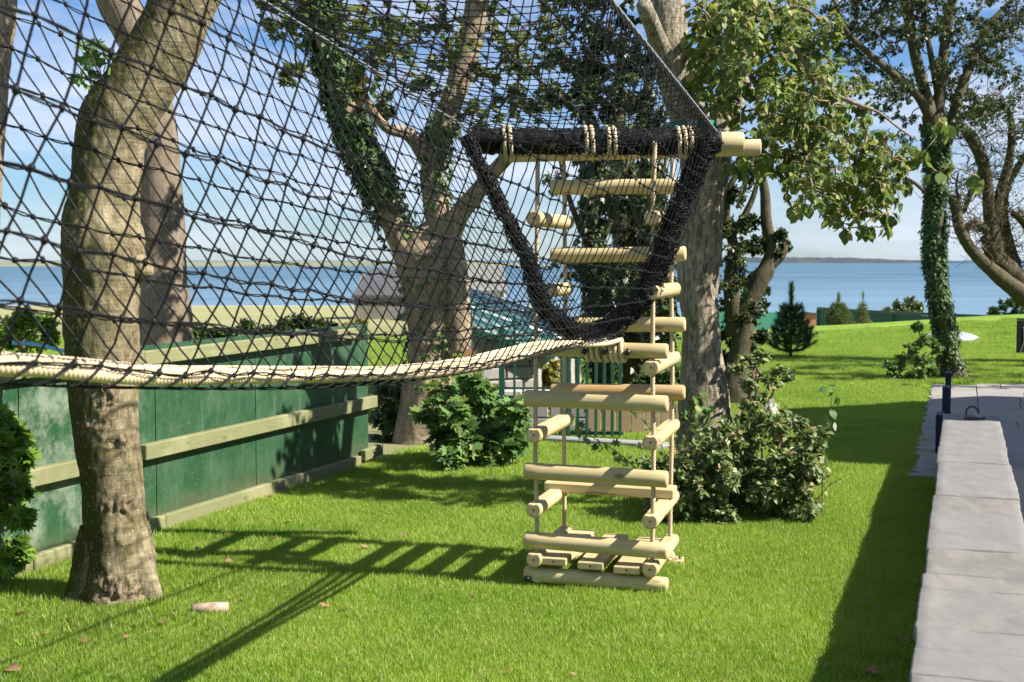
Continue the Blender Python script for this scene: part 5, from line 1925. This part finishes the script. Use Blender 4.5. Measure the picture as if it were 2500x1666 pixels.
# --- T5: tall ivy-clad tree on the right lawn
def make_t5():
    b = gp(2322, 926)
    d = b.y
    T = Tree('tall_lawn_tree', b, 'tall tree with dark ivy-covered trunk standing on the open lawn near the patio')
    mb = MB()
    C0 = T.limb(mb, [(2326, 945, d, 105), (2326, 920, d, 70), (2322, 880, d, 50), (2306, 800, d, 42), (2294, 740, d, 40), (2284, 660, d, 42), (2281, 580, d, 44), (2284, 500, d, 42), (2288, 420, d, 44), (2284, 340, d, 50), (2276, 280, d, 52)], .05, 26, .08, 3)
    A = T.limb(mb, [(2278, 300, d, 40), (2255, 215, d, 28), (2232, 120, d, 26), (2215, 20, d, 26), (2200, -120, d, 22), (2180, -300, d, 14)], .08, 16, .07)
    B = T.limb(mb, [(2276, 290, d, 34), (2240, 235, d - .2, 20), (2180, 180, d - .4, 18), (2120, 130, d - .6, 16), (2065, 75, d - .8, 13), (2040, 10, d - .9, 10), (2000, -60, d - 1, 6)], .08, 14, .07)
    T.limb(mb, [(2284, 320, d, 34), (2298, 200, d, 26), (2308, 100, d, 24), (2325, 0, d, 22), (2345, -150, d, 18)], .08, 16, .07)
    D = T.limb(mb, [(2296, 420, d, 22), (2318, 330, d + .1, 26), (2338, 240, d + .2, 24), (2375, 150, d + .3, 20), (2410, 70, d + .4, 16), (2470, 0, d + .5, 10)], .08, 14, .07)
    T.limb(mb, [(2290, 230, d, 18), (2268, 110, d, 14), (2250, 0, d, 12), (2240, -120, d, 9)], .1, 10, .07)
    T.limb(mb, [(2270, 480, d, 10), (2230, 445, d - .2, 8), (2200, 430, d - .3, 4)], .08, 8, .07)
    mb.build('trunk', BARK5, T.t)
    iv = Leaves('ivy')
    T.ivy(iv, C0, 3600, .05, .02, .98, .04)
    T.ivy(iv, D, 500, .05, .0, .5, .04)
    T.ivy(iv, A, 300, .05, .6, .8, .04)
    iv.build('ivy', L_IVY, T.t)
    lv = Leaves('small')
    for k in range(120):
        while True:
            x, y = R.uniform(2020, 2500), R.uniform(-60, 400)
            lim = 130 + 260 * max(0, 1 - abs(x - 2290) / 300)
            if y < lim + R.uniform(-40, 40): break
        r = R.uniform(35, 62)
        T.clump(lv, pt(x, y, d + R.uniform(-1.3, 1.3)), r / F * d, 8, 18, .06, .25, r0=.012, flat=.6)
    for k in range(14):
        T.clump(lv, pt(R.uniform(2050, 2500), R.uniform(-300, -60), d + R.uniform(-1.3, 1.3)), .5, 8, 12, .07, .25, r0=.014, flat=.6)
    for x, y, r in ((2085, 60, 60), (2120, 30, 60), (2150, 90, 50), (2170, 40, 60), (2215, 75, 55), (2060, 110, 40)):
        T.clump(lv, pt(x, y, d - .5), r / F * d, 12, 16, .06, .25, r0=.012, flat=.6)
    T.done(lv, L_DARK)
    # shrubby growth at its foot
    t = Tree('lawn_bush', gp(2235, 925), 'dark green bush leaning out from the foot of the tall lawn tree', 'bush')
    lv = Leaves('ovate')
    t.att = [np.array([*gp(2270, 925), .02])]
    for x, y, r in ((2225, 850, 26), (2255, 830, 24), (2210, 880, 28), (2250, 880, 30), (2185, 905, 22), (2235, 915, 24), (2170, 895, 16), (2285, 850, 18), (2270, 905, 18), (2240, 800, 14), (2210, 925, 18)):
        t.clump(lv, pt(x, y, d - .2 + R.uniform(-.2, .2)), r / F * d * 1.1, 15, 15, .055, .5, r0=.008)
    t.done(lv, L_SYC, TWIGG)
make_t5()

# --- a tree past the right of the view whose crown shades the far lawn
def make_shade_tree():
    x0, y0 = 11.8, 17.2
    T = Tree('shade_tree', (x0, y0, 0), 'leafy tree beyond the patio whose crown streaks the far lawn with shade', 'tree')
    mb = MB()
    for L in ([(x0, y0, -.05, .26), (x0 + .05, y0, 1.2, .18), (x0, y0, 2.6, .15), (x0 - .2, y0, 4.2, .10), (x0 - .3, y0, 6.0, .04)], [(x0, y0, 2.3, .11), (x0 - .8, y0 - .5, 3.4, .08), (x0 - 1.7, y0 - .8, 4.6, .03)], [(x0, y0, 2.5, .10), (x0 + .6, y0 + .9, 3.6, .08), (x0 + .9, y0 + 1.8, 4.8, .03)]):
        C = catmull(L, .08); mb.tube(C[:, :3], C[:, 3], 16, bump=.1, bscale=4)
        T.att += [q for q in C[len(C) // 2:]]
    mb.build('trunk', BARK5, T.t)
    lv = Leaves('small')
    for k in range(60):
        v = rnd_unit()
        T.clump(lv, Vector((x0 - .3 + v.x * 2.3, y0 + .4 + v.y * 2.0, 4.7 + v.z * 1.6)), R.uniform(.3, .5), 8, 14, .09, .3, r0=.012)
    T.done(lv, L_OLIVE)
make_shade_tree()

# --- T6: bare contorted tree at the right margin
def make_t6():
    d = 21.5
    b = Vector(((2600 - 1250) / F * d, d, ground_z(8.9, d)))
    T = Tree('twisted_tree', b, 'gnarled many-limbed tree with bare twisting branches by the sea edge')
    mb = MB()
    S = 18
    z0 = 636 + CAMH * F / d
    T.limb(mb, [(2620, z0 + 15, d, 150), (2605, z0 - 40, d, 110), (2560, 770, d, 75), (2500, 700, d, 58), (2440, 640, d, 50), (2420, 600, d, 44), (2405, 575, d, 30)], .06, 18, .13, 4)
    T.limb(mb, [(2560, 770, d, 55), (2470, 700, d - .3, 42), (2400, 640, d - .4, 32), (2365, 600, d - .4, 28), (2345, 560, d - .4, 28), (2330, 500, d - .4, 24), (2310, 470, d - .4, 14)], .06, 16, .14, 4)
    T.limb(mb, [(2430, 620, d, 46), (2418, 540, d, 34), (2410, 450, d, 28), (2400, 400, d, 30), (2380, 350, d, 32), (2350, 310, d, 22), (2330, 290, d, 10)], .06, 16, .12, 4)
    T.limb(mb, [(2420, 560, d, 34), (2440, 480, d, 26), (2462, 400, d, 22), (2470, 330, d, 18), (2460, 270, d, 12), (2400, 255, d, 8), (2350, 225, d, 4)], .06, 12, .12, 4)
    T.limb(mb, [(2480, 690, d, 50), (2462, 600, d + .3, 34), (2448, 540, d + .3, 28), (2455, 460, d + .3, 22), (2490, 400, d + .3, 16), (2540, 320, d + .3, 10)], .06, 12, .12, 4)
    T.limb(mb, [(2350, 565, d - .4, 24), (2380, 545, d - .4, 18), (2410, 565, d - .3, 16)], .06, 10, .12)
    T.limb(mb, [(2520, 700, d, 60), (2540, 600, d, 44), (2500, 540, d, 26), (2470, 520, d, 14)], .06, 12, .12)
    T.limb(mb, [(2405, 400, d, 18), (2370, 470, d, 14), (2350, 520, d, 10), (2335, 460, d, 7), (2340, 420, d, 4)], .06, 8, .12)
    T.limb(mb, [(2600, 760, d, 70), (2620, 600, d, 50), (2600, 400, d, 36), (2560, 200, d, 24), (2520, 60, d, 12)], .06, 12, .12)
    mb.build('trunk', BARK5, T.t)
    lv = Leaves('small')
    lim = len(T.att)
    base_att = list(T.att)
    # fine twigs
    for k in range(360):
        a = Vector(base_att[R.randrange(len(base_att))][:3])
        if a.z < pt(0, 660, d).z: continue
        v = rnd_unit(); v.z = abs(v.z) * .8 + .2
        L = R.uniform(.3, .9)
        C = T.branch(a, a + v * L, .010, .003, .5, 4, .05)
        for q in range(3):
            i = R.randrange(4, len(C))
            e = Vector(C[i, :3])
            w2 = rnd_unit() + v * .6
            C2 = T.branch(e, e + w2.normalized() * R.uniform(.15, .4), .004, .0015, .5, 3)
            for s in range(R.randrange(0, 5)):
                i2 = R.randrange(2, len(C2))
                lv.add(C2[i2, :3], rnd_unit() + Vector((0, 0, -.2)), Vector((0, 0, 1)) + rnd_unit() * .7, R.uniform(.03, .055))
    for k in range(40):
        T.clump(lv, pt(R.uniform(2330, 2560), R.uniform(40, 330), d + R.uniform(-.8, .8)), .35, 7, 9, .055, .25, r0=.01)
    T.done(lv, L_DARK, BARK5)
make_t6()

# --- T7: dark, contorted leafy tree behind the rough-barked one
def make_t7():
    d = 15.5
    T = Tree('dark_thicket_tree', Vector(((1790 - 1250) / F * d, d, 0)), 'dark crooked leafy tree growing behind the rough-barked tree')
    mb = MB()
    z0 = 636 + CAMH * F / d
    T.limb(mb, [(1790, z0 + 10, d, 90), (1795, z0 - 60, d, 70), (1808, 850, d, 55), (1822, 760, d, 50), (1850, 690, d, 46), (1872, 655, d, 40), (1882, 610, d, 30), (1870, 540, d, 28), (1868, 480, d, 24), (1858, 400, d, 20), (1862, 330, d, 14)], .06, 16, .14, 4)
    T.limb(mb, [(1865, 660, d, 34), (1895, 635, d, 28), (1912, 620, d, 18), (1920, 600, d, 8)], .06, 10, .12)
    T.limb(mb, [(1800, 820, d, 50), (1785, 700, d, 38), (1790, 600, d, 26), (1772, 520, d, 22), (1790, 440, d, 16), (1830, 400, d, 10)], .06, 12, .14)
    T.limb(mb, [(1800, 560, d, 18), (1835, 490, d, 14), (1850, 440, d, 9)], .06, 8, .1)
    mb.build('trunk', BARK5, T.t)
    lv = Leaves('small')
    for x, y, r in ((1800, 480, 40), (1830, 430, 36), (1790, 560, 40), (1830, 540, 30), (1800, 620, 44), (1840, 600, 36), (1780, 690, 50), (1820, 680, 44), (1850, 720, 36), (1790, 750, 50), (1830, 770, 40), (1780, 820, 50), (1820, 830, 36), (1910, 575, 16), (1918, 600, 14), (1895, 620, 16), (1870, 590, 24), (1780, 880, 50), (1770, 420, 36), (1845, 360, 30), (1860, 820, 20), (1810, 880, 40)):
        T.clump(lv, pt(x, y, d + R.uniform(-.4, .4)), r / F * d * 1.15, 20, 22, .06, .4, r0=.008)
    T.done(lv, L_DARK, TWIG)
make_t7()

# --- the group of dark ivy-clad trunks seen through the ladder
def make_t8():
    specs = [((1470, 1450, 1448), 16.2, 'slim dark ivy-clad tree seen through the ladder, next to the shed roof'), ((1555, 1540, 1520), 17.0, 'stout dark ivy-clad tree seen through the ladder, between slimmer trees'), ((1612, 1600, 1590), 15.6, 'dark ivy-clad tree close behind the rough-barked tree')]
    for q, ((xb, xm, xt), d, lab) in enumerate(specs):
        z0 = 636 + CAMH * F / d
        T = Tree('thicket_tree', Vector(((xb - 1250) / F * d, d, 0)), lab, 'tree', 'dark trees behind the ladder')
        mb = MB()
        wd = (46, 66, 50)[q]
        C = T.limb(mb, [(xb, z0 + 8, d, wd * 1.5), (xb, z0 - 50, d, wd * 1.1), (xb - 4, 760, d, wd), (xm, 640, d, wd * .9), (xm - 4, 540, d, wd * .75), (xt, 420, d, wd * .6), (xt - 10, 250, d, wd * .45), (xt, 100, d, wd * .3)], .06, 18, .12, 4)
        for s in (-1, 1):
            T.limb(mb, [(xm, 620, d, wd * .5), (xm + s * 40, 540, d, wd * .35), (xm + s * 70, 450, d, wd * .25), (xm + s * 90, 350, d, wd * .15)], .08, 10, .1)
        mb.build('trunk', BARK5, T.t)
        iv = Leaves('ivy'); T.ivy(iv, C, 2200, .08, .05, .8, .07); iv.build('ivy', L_DARK, T.t)
        lv = Leaves('maple')
        for k in range(12):
            x = xm + R.uniform(-130, 90); y = R.uniform(300, 560)
            if x < 1290: x = 1290 + R.uniform(0, 60)
            T.clump(lv, pt(x, y, d + R.uniform(-1, 1)), R.uniform(24, 46) / F * d, 5, 6, .11, .4, r0=.012)
        for k in range(9):
            T.clump(lv, pt(xm + R.uniform(-60, 60), R.uniform(640, 800), d + R.uniform(-.5, .5)), .25, 6, 7, .09, .5, r0=.01)
        T.done(lv, L_DARK, TWIG)
make_t8()

# ------------------------------------------------------------------ shrubs and saplings
def bush(name, base, label, clumps, d, mat, kind, size, twigs=9, per=9, droop=.5, cat='shrub', group=None, n_obj=0, stems=6, jd=.25, bark=TWIG, connect=True):
    T = Tree(name, base, label, cat, group)
    T.att = [np.array([base[0] + R.uniform(-.12, .12), base[1] + R.uniform(-.1, .1), base[2] + R.uniform(0, .1), .01]) for k in range(stems)]
    lv = Leaves(kind)
    for x, y, r in clumps:
        T.clump(lv, pt(x, y, d + R.uniform(-jd, jd)), r / F * d, twigs, per, size, droop, connect=connect, r0=.009)
    T.tw.build('stem', bark, T.t)
    if n_obj:
        P = lv.frames()[0]
        order = sorted(range(len(lv.p)), key=lambda i: P[i][1])
        lv.objects('leaf', mat, T.t, order[:n_obj])
        if len(order) > n_obj:
            lv.build('foliage', mat, T.t, sel=np.array(order[n_obj:]))
    else:
        lv.build('foliage', mat, T.t)
    return T

# sycamore sprouts by the end of the fence
cl = [(1080, 950, 40), (1130, 960, 40), (1180, 970, 36), (1110, 1000, 44), (1060, 1010, 40), (1160, 1020, 44), (1210, 1010, 40), (1250, 1000, 30), (1090, 1050, 44), (1140, 1070, 44), (1195, 1060, 44), (1240, 1040, 36), (1265, 1030, 24), (1130, 1100, 36), (1180, 1105, 36), (1225, 1090, 30), (1200, 1120, 26), (1155, 930, 26), (1100, 1110, 30), (1250, 1080, 22)]
bush('sycamore_shoots', gp(1150, 1132), 'lush clump of lobed sycamore shoots at the end of the green fence', cl, 10.7, L_SYC, 'maple', .11, 11, 10, .7, n_obj=300, jd=.4)
cl = [(940, 960, 40), (970, 1010, 40), (935, 1020, 34), (985, 950, 34), (960, 1070, 34), (1000, 1080, 36), (1020, 1020, 30), (930, 1080, 24)]
bush('shaded_shrub', (-1.05, 12.5, 0), 'dark shaded shrub behind the fence end under the ivy-clad tree', cl, 12.4, L_DARK, 'maple', .10, 8, 8, .6)

# big mixed shrub round the foot of the rough-barked tree
cl = []
for k in range(100):
    x = R.uniform(1580, 2000); 
    top = 1075 - 90 * math.exp(-((x - 1850) / 110) ** 2) + (45 if x < 1700 else 0)
    y = top + (1275 - top) * R.uniform(0.05, 1) ** .8 - (30 if x > 1940 else 0)
    cl.append((x, y, R.uniform(24, 52)))
b = gp(1800, 1268)
T = bush('tangled_shrub', (b.x, b.y + .1, 0), 'tangled olive-green shrub round the foot of the rough-barked tree', cl, 8.65, L_SHR, 'ovate', .047, 13, 13, .5, n_obj=300, jd=.35, stems=12)
# long arching shoots that break the shrub's outline
lv = Leaves('ovate'); sh = MB()
for k in range(75):
    x = R.uniform(1590, 1990)
    a = pt(x, R.uniform(1090, 1230), 8.6 + R.uniform(-.3, .35))
    v = Vector((R.uniform(-.7, .9), R.uniform(-.7, .2), R.uniform(.2, 1.1))).normalized()
    L = R.uniform(.18, .42)
    C = catmull([(*a, .003), (*(a + v * L * .6), .0022), (*(a + v * L + Vector((0, 0, -.05))), .0012)], .025)
    sh.tube(C[:, :3], C[:, 3], 4, cap=False)
    for q in C[2:]:
        if R.random() < .85:
            lv.add(q[:3], rnd_unit() + v * .5 + Vector((0, 0, -.3)), Vector((0, 0, 1)) + rnd_unit() * .7, R.uniform(.028, .055))
tag(sh.build('shoot', TWIGG, T.t), kind='stuff'); lv.build('shoot_foliage', L_SHR, T.t)
cl = [(1845, 905, 22), (1825, 880, 22), (1860, 870, 20), (1800, 900, 22), (1830, 940, 24), (1880, 930, 22), (1850, 960, 26), (1880, 990, 26), (1910, 1010, 22), (1830, 990, 26), (1855, 1020, 28), (1895, 1040, 28), (1940, 1020, 18), (1975, 1060, 20), (1990, 1090, 18), (1960, 1050, 18), (1900, 900, 10), (1925, 915, 12)]
bush('straggly_shrub', (gp(1860, 1230).x, 8.95, 0), 'straggly half-withered shrub rising behind the tangled one', cl, 9.0, L_SHR, 'ovate', .05, 8, 9, .5, stems=8)
# pale upturned leaf clusters
for px, py, s, lab in ((1892, 975, .10, 'large pale white-backed leaf caught in the straggly shrub'), (2035, 1030, .06, 'pale cream leaf hanging on the thin sapling')):
    lv = Leaves('ovate'); p = pt(px, py, 8.75 if px < 2000 else 8.6)
    for k in range(3 if px < 2000 else 1):
        lv.add(p + rnd_unit() * .02, Vector((R.uniform(-1, .2), -.1, -.6)) if px < 2000 else Vector((.1, 0, -1)), Vector((.6, -.9, .4)), s)
    o = lv.build('pale_leaf', L_PALE, kind_stuff=False)
    tag(o, lab, 'leaf')
# thin sapling
T = Tree('sapling', gp(2010, 1262), 'thin leafy sapling standing before the house shadow beside the tangled shrub', 'sapling')
P = [(gp(2010, 1262).x, 8.65, 0.0, .005), (*pt(2012, 1090, 8.62), .004), (*pt(2025, 1040, 8.6), .0035), (*pt(2030, 980, 8.6), .003), (*pt(2033, 945, 8.6), .002)]
C = catmull(P, .03); T.tw.tube(C[:, :3], C[:, 3], 6); T.att = [q for q in C]
lv = Leaves('ovate')
for x, y in ((2020, 948), (2040, 946), (2032, 965), (2036, 975), (2042, 985), (2026, 1000), (2012, 1015), (2000, 1040), (2010, 1050), (2033, 955), (2004, 1085), (2020, 1078)):
    q = pt(x, y, 8.6); lv.add(q, rnd_unit() + Vector((0, 0, -.4)), rnd_unit() + Vector((0, -.6, .4)), R.uniform(.05, .08))
T.tw.build('stem', TWIGG, T.t); lv.objects('leaf', L_SYC, T.t, list(range(len(lv.p))))
# young trailing shoot seen below the ladder's side log
T = Tree('trailing_shoot', gp(1560, 1240), 'trailing leafy shoot arching over the grass behind the ladder', 'plant')
P = [(gp(1640, 1230).x, 8.9, .02, .006), (*pt(1560, 1150, 9.0), .005), (*pt(1500, 1100, 9.1), .004), (*pt(1450, 1070, 9.1), .003), (*pt(1405, 1040, 9.1), .002)]
C = catmull(P, .03); T.tw.tube(C[:, :3], C[:, 3], 6)
lv = Leaves('maple')
for q in C[6::2]:
    for k in range(2):
        lv.add(Vector(q[:3]) + rnd_unit() * .02, rnd_unit() + Vector((0, 0, -.7)), rnd_unit() + Vector((0, -.5, .5)), R.uniform(.045, .085))
T.tw.build('stem', TWIGG, T.t); lv.objects('leaf', L_SYC, T.t, list(range(len(lv.p))))

# leafy bush at the left edge
cl = [(15, 1040, 34), (45, 1070, 32), (10, 1100, 40), (50, 1120, 32), (15, 1160, 40), (45, 1190, 30), (10, 1230, 40), (40, 1260, 30), (10, 1310, 40), (40, 1340, 28), (5, 1380, 36), (-30, 1100, 50), (-40, 1200, 60), (-40, 1320, 60), (-10, 1010, 26)]
bush('leafy_bush', gp(-10, 1415), 'bright green leafy bush in front of the rusty post', cl, 6.75, L_ELD, 'maple', .075, 11, 9, .5, n_obj=220, jd=.2)

# scrub beyond the fence, left
def scrub(name, label, pts, d, mat, size, group=None, zb=None):
    x0 = pts[0]
    bx = (np.mean([p[0] for p in pts]) - 1250) / F * d
    return bush(name, (bx, d, ground_z(bx, d)), label, pts, d, mat, 'small', size, 24, 24, .3, 'bush', group, jd=.4, stems=5)
scrub('field_bush', 'bright green bush behind the fence beside the leaning sycamore', [(30, 790, 40), (70, 800, 40), (110, 790, 36), (20, 830, 40), (70, 840, 40), (120, 830, 36), (60, 770, 24), (-20, 810, 40)], 13.5, L_ELD, .055)
scrub('field_bush', 'low dark bush behind the fence by the grey-brown trunk', [(480, 810, 30), (500, 830, 30), (530, 820, 26), (560, 815, 24), (600, 800, 28), (570, 840, 26), (620, 825, 24)], 17.5, L_IVY, .06)
scrub('field_bush', 'broad rounded dark bush behind the fence next to the cottage', [(690, 795, 30), (730, 790, 32), (770, 795, 32), (810, 805, 28), (700, 825, 28), (750, 825, 30), (800, 830, 26), (650, 810, 24)], 17.0, L_DARK, .06)
scrub('field_bush', 'small yellowish bush behind the fence below the cottage', [(850, 800, 20), (880, 790, 18), (880, 815, 20), (840, 820, 18)], 19.0, L_GOLD, .05)
mb = MB(); mb.tube(catmull([pt(30, 838, 12.9), pt(90, 842, 12.9), pt(150, 856, 12.8), pt(210, 868, 12.8)], .1), .018, 8)
tag(mb.build('blue_pipe', BLUEP), 'pale blue plastic pipe lying across the bush behind the fence', 'pipe')
# bright shrub behind steel frame
scrub('garden_bush', 'sunlit yellow-green bush behind the steel gate frame', [(1310, 910, 30), (1340, 930, 32), (1290, 940, 30), (1350, 900, 26), (1320, 960, 30), (1365, 950, 24), (1300, 985, 26), (1350, 985, 26)], 14.2, L_GOLD, .05)
# stump behind the gate bars
c = gp(1536, 928)
mb = MB(); mb.tube([(c.x, c.y, -.05), (c.x + .01, c.y, .06), (c.x + .02, c.y, .2), (c.x, c.y, .5)], [.19, .15, .13, .12], 20, bump=.15, bscale=6)
tag(mb.build('tree_stump', BARK4), 'short pale tree stump on the grass behind the ladder', 'stump')
scrub('garden_bush', 'low dark leafy bush beside the pale tree stump', [(1580, 930, 18), (1605, 935, 18), (1625, 925, 18), (1560, 940, 14)], 15.0, L_IVY, .06)

# far-lawn shrubs
scrub('shore_bush', 'round grey-green bush rising behind the long green fence', [(2190, 750, 22), (2220, 740, 22), (2240, 752, 20), (2165, 762, 16), (2205, 765, 22), (2235, 770, 18)], 46.5, L_PINE2, .11)
scrub('shore_bush', 'dark green bush behind the fence below the twisted tree', [(2430, 765, 20), (2455, 745, 24), (2490, 740, 26), (2470, 770, 24), (2520, 750, 30), (2500, 775, 24)], 42.0, L_IVY, .11)
scrub('golden_bush', 'small golden-yellow bush among the young pines by the green fence', [(2105, 785, 14), (2120, 790, 13), (2090, 795, 12), (2115, 803, 12), (2075, 790, 9)], 40.5, L_GOLD, .06)

# ------------------------------------------------------------------ young pines
def pine(base, h, label, mat, spread=.5, seed=1, dens=26, leader=.35, group=None, ntop=3, nl=.10):
    t = empty('young_pine', base, label, 'pine', group)
    rr = random.Random(seed)
    mb = MB(); lv = Leaves('needle')
    b = Vector(base)
    mb.tube([b + Vector((0, 0, -.05)), b + Vector((0, 0, h * .5)), b + Vector((0, 0, h))], [h * .022, h * .016, h * .003], 8)
    def brush(a, c, n, ln):
        dirn = (c - a).normalized()
        for q in range(n):
            f = rr.uniform(0.1, 1.0)
            p = a + (c - a) * f
            v = Vector((rr.uniform(-1, 1), rr.uniform(-1, 1), rr.uniform(-1, 1)))
            d = dirn * rr.uniform(.6, 1.4) + v * .75
            lv.add(p, d, v, ln * rr.uniform(.7, 1.15))
    brush(b + Vector((0, 0, h * .55)), b + Vector((0, 0, h)), int(dens * 11), nl * 1.35)
    nwh = 6
    for w_ in range(nwh):
        z = h * (.10 + .55 * w_ / (nwh - 1))
        k = 7 if w_ < 4 else 6
        for j in range(k):
            a = 6.283 * (j / k) + rr.uniform(-.25, .25) + w_
            L = spread * (1.0 - .62 * w_ / (nwh - 1)) * rr.uniform(.75, 1.1)
            s = b + Vector((0, 0, z))
            m_ = s + Vector((math.cos(a), math.sin(a), .25)) * L * .6
            e = m_ + Vector((math.cos(a) * .45, math.sin(a) * .45, .75)) * L * .62
            C = catmull([(*s, .006), (*m_, .005), (*e, .003)], .05)
            mb.tube(C[:, :3], C[:, 3] * h, 5, cap=False)
            for q in range(len(C) - 1):
                f = q / len(C)
                brush(Vector(C[q, :3]), Vector(C[q + 1, :3]) + (Vector(C[q + 1, :3]) - Vector(C[q, :3])) * .3, int(dens * (.35 + f * .6)), nl)
            for sd in (-1, 1):
                s2 = m_; e2_ = m_ + Vector((math.cos(a + sd * .8), math.sin(a + sd * .8), .55)) * L * .5
                mb.tube([s2, e2_], .003 * h, 4, cap=False)
                brush(s2, e2_, int(dens * 1.3), nl)
    mb.build('trunk', TWIG, t)
    # widen needles a little so that they read at this distance
    lv.kind = 'needle'
    lv.build('needle', mat, t)
p = gp(1930, 876)
pine(p, (876 - 700) / F * p.y, 'dark bushy young pine with upright leader on the lawn', L_PINE, .46, 3, 75, nl=.11)
p = pt(2046, 806, 40); p.z = min(p.z, ground_z(p.x, p.y) + .05)
pine(p, (806 - 722) / F * 40, 'pale young pine in front of the long green fence', L_PINE2, .42, 5, 45, nl=.14)
p = pt(2105, 806, 40); p.z = min(p.z, ground_z(p.x, p.y) + .05)
pine(p, (806 - 718) / F * 40, 'spindly sparse young pine beside the golden bush', L_PINE2, .22, 8, 12, nl=.14)

# ------------------------------------------------------------------ small things on the grass
def fallen(px, py, s, kind, lab, mat=L_FALL):
    b = gp(px, py)
    lv = Leaves(kind)
    a = R.uniform(0, 6.28)
    lv.add((b.x, b.y, .034), (math.cos(a), math.sin(a), R.uniform(-.1, .25)), Vector((R.uniform(-.5, .5), R.uniform(-.7, .1), 1)), s)
    tv, tf = leaf_template(kind)
    o = lv.build('fallen_leaf', mat, kind_stuff=False)
    tag(o, lab, 'leaf', 'dead leaves scattered on the lawn')
spots = [(60, 1508, .085), (200, 1588, .06), (400, 1538, .07), (300, 1575, .05), (797, 1490, .07), (850, 1497, .06), (895, 1345, .07), (985, 1322, .06), (895, 1318, .06), (560, 1315, .06), (533, 1335, .055), (580, 1258, .06), (665, 1225, .06), (668, 1328, .065), (472, 1355, .06), (548, 1383, .06), (420, 1312, .04), (1110, 1298, .04), (1375, 1552, .055), (945, 1262, .05), (640, 1235, .045), (2130, 1492, .06), (2205, 1580, .05), (2150, 1658, .09), (15, 1652, .11), (368, 1560, .045), (160, 1530, .05), (700, 1283, .05), (120, 1562, .04), (1715, 1330, .035)]
def leaf_label(x, y):
    if x > 2000: return 'dead leaf lying in the shadow strip beside the garden wall'
    if x > 1050: return 'small dead leaf on open sunlit grass beyond the hanging ladder' if y < 1400 else 'lone dead leaf on open grass before the hanging ladder'
    if y > 1480 and x < 450: return 'curled brown dead leaf on the grass in front of the leaning sycamore'
    if y > 1480: return 'twisted dead leaf on sunlit grass beside the rope shadow'
    return 'dead leaf lying among the ladder and net shadows near the green fence'
for i, (x, y, s) in enumerate(spots):
    fallen(x, y, s * .72, 'maple' if i % 3 else 'ovate', leaf_label(x, y))
PEEL = plain_mat('peeled_branch', (.50, .36, .27), .8, .2, var=.35, sc=30)
# leaf litter too small to tell apart
lv = Leaves('small')
for k in range(420):
    y = R.uniform(4.9, 13)
    x = R.uniform(-.385, .36) * y
    if in_patio(x, y) or x < FA0.x + (FB0.x - FA0.x) * (y - FA0.y) / (FB0.y - FA0.y) + .1: continue
    if mnoise.noise(Vector((x * .6, y * .6, 4))) < -.05 and R.random() < .8: continue
    lv.add((x, y, R.uniform(.016, .034)), (R.uniform(-1, 1), R.uniform(-1, 1), R.uniform(-.2, .3)), (R.uniform(-.5, .5), R.uniform(-.5, .5), 1), R.uniform(.012, .030))
tag(lv.build('leaf_litter', L_FALL), 'scattered scraps of dry leaf litter in the lawn', 'litter')
PEEL0 = 0
# piece of cut branch lying on the grass
b0, b1 = gp(470, 1500), gp(556, 1497)
mb = MB(); C = catmull([(b0.x, b0.y, .022, .024), ((b0.x + b1.x) / 2, b0.y - .01, .03, .03), (b1.x, b1.y, .024, .026)], .02)
mb.tube(C[:, :3], C[:, 3], 14, bump=.12, bscale=20)
t = empty('branch_offcut', (b0 + b1) / 2, 'short pale offcut of branch lying on the grass beside the leaning sycamore', 'branch')
mb.build('wood', PEEL, t)
# dead leaf on the rope deck
lv = Leaves('maple'); p = pt(1142, 880, 4.3); lv.add(p, (.2, -.3, 1), (.4, -.9, .2), .05)
tag(lv.build('dead_leaf', L_FALL, kind_stuff=False), 'orange-brown dead leaf caught on the rope deck of the net bridge', 'leaf')
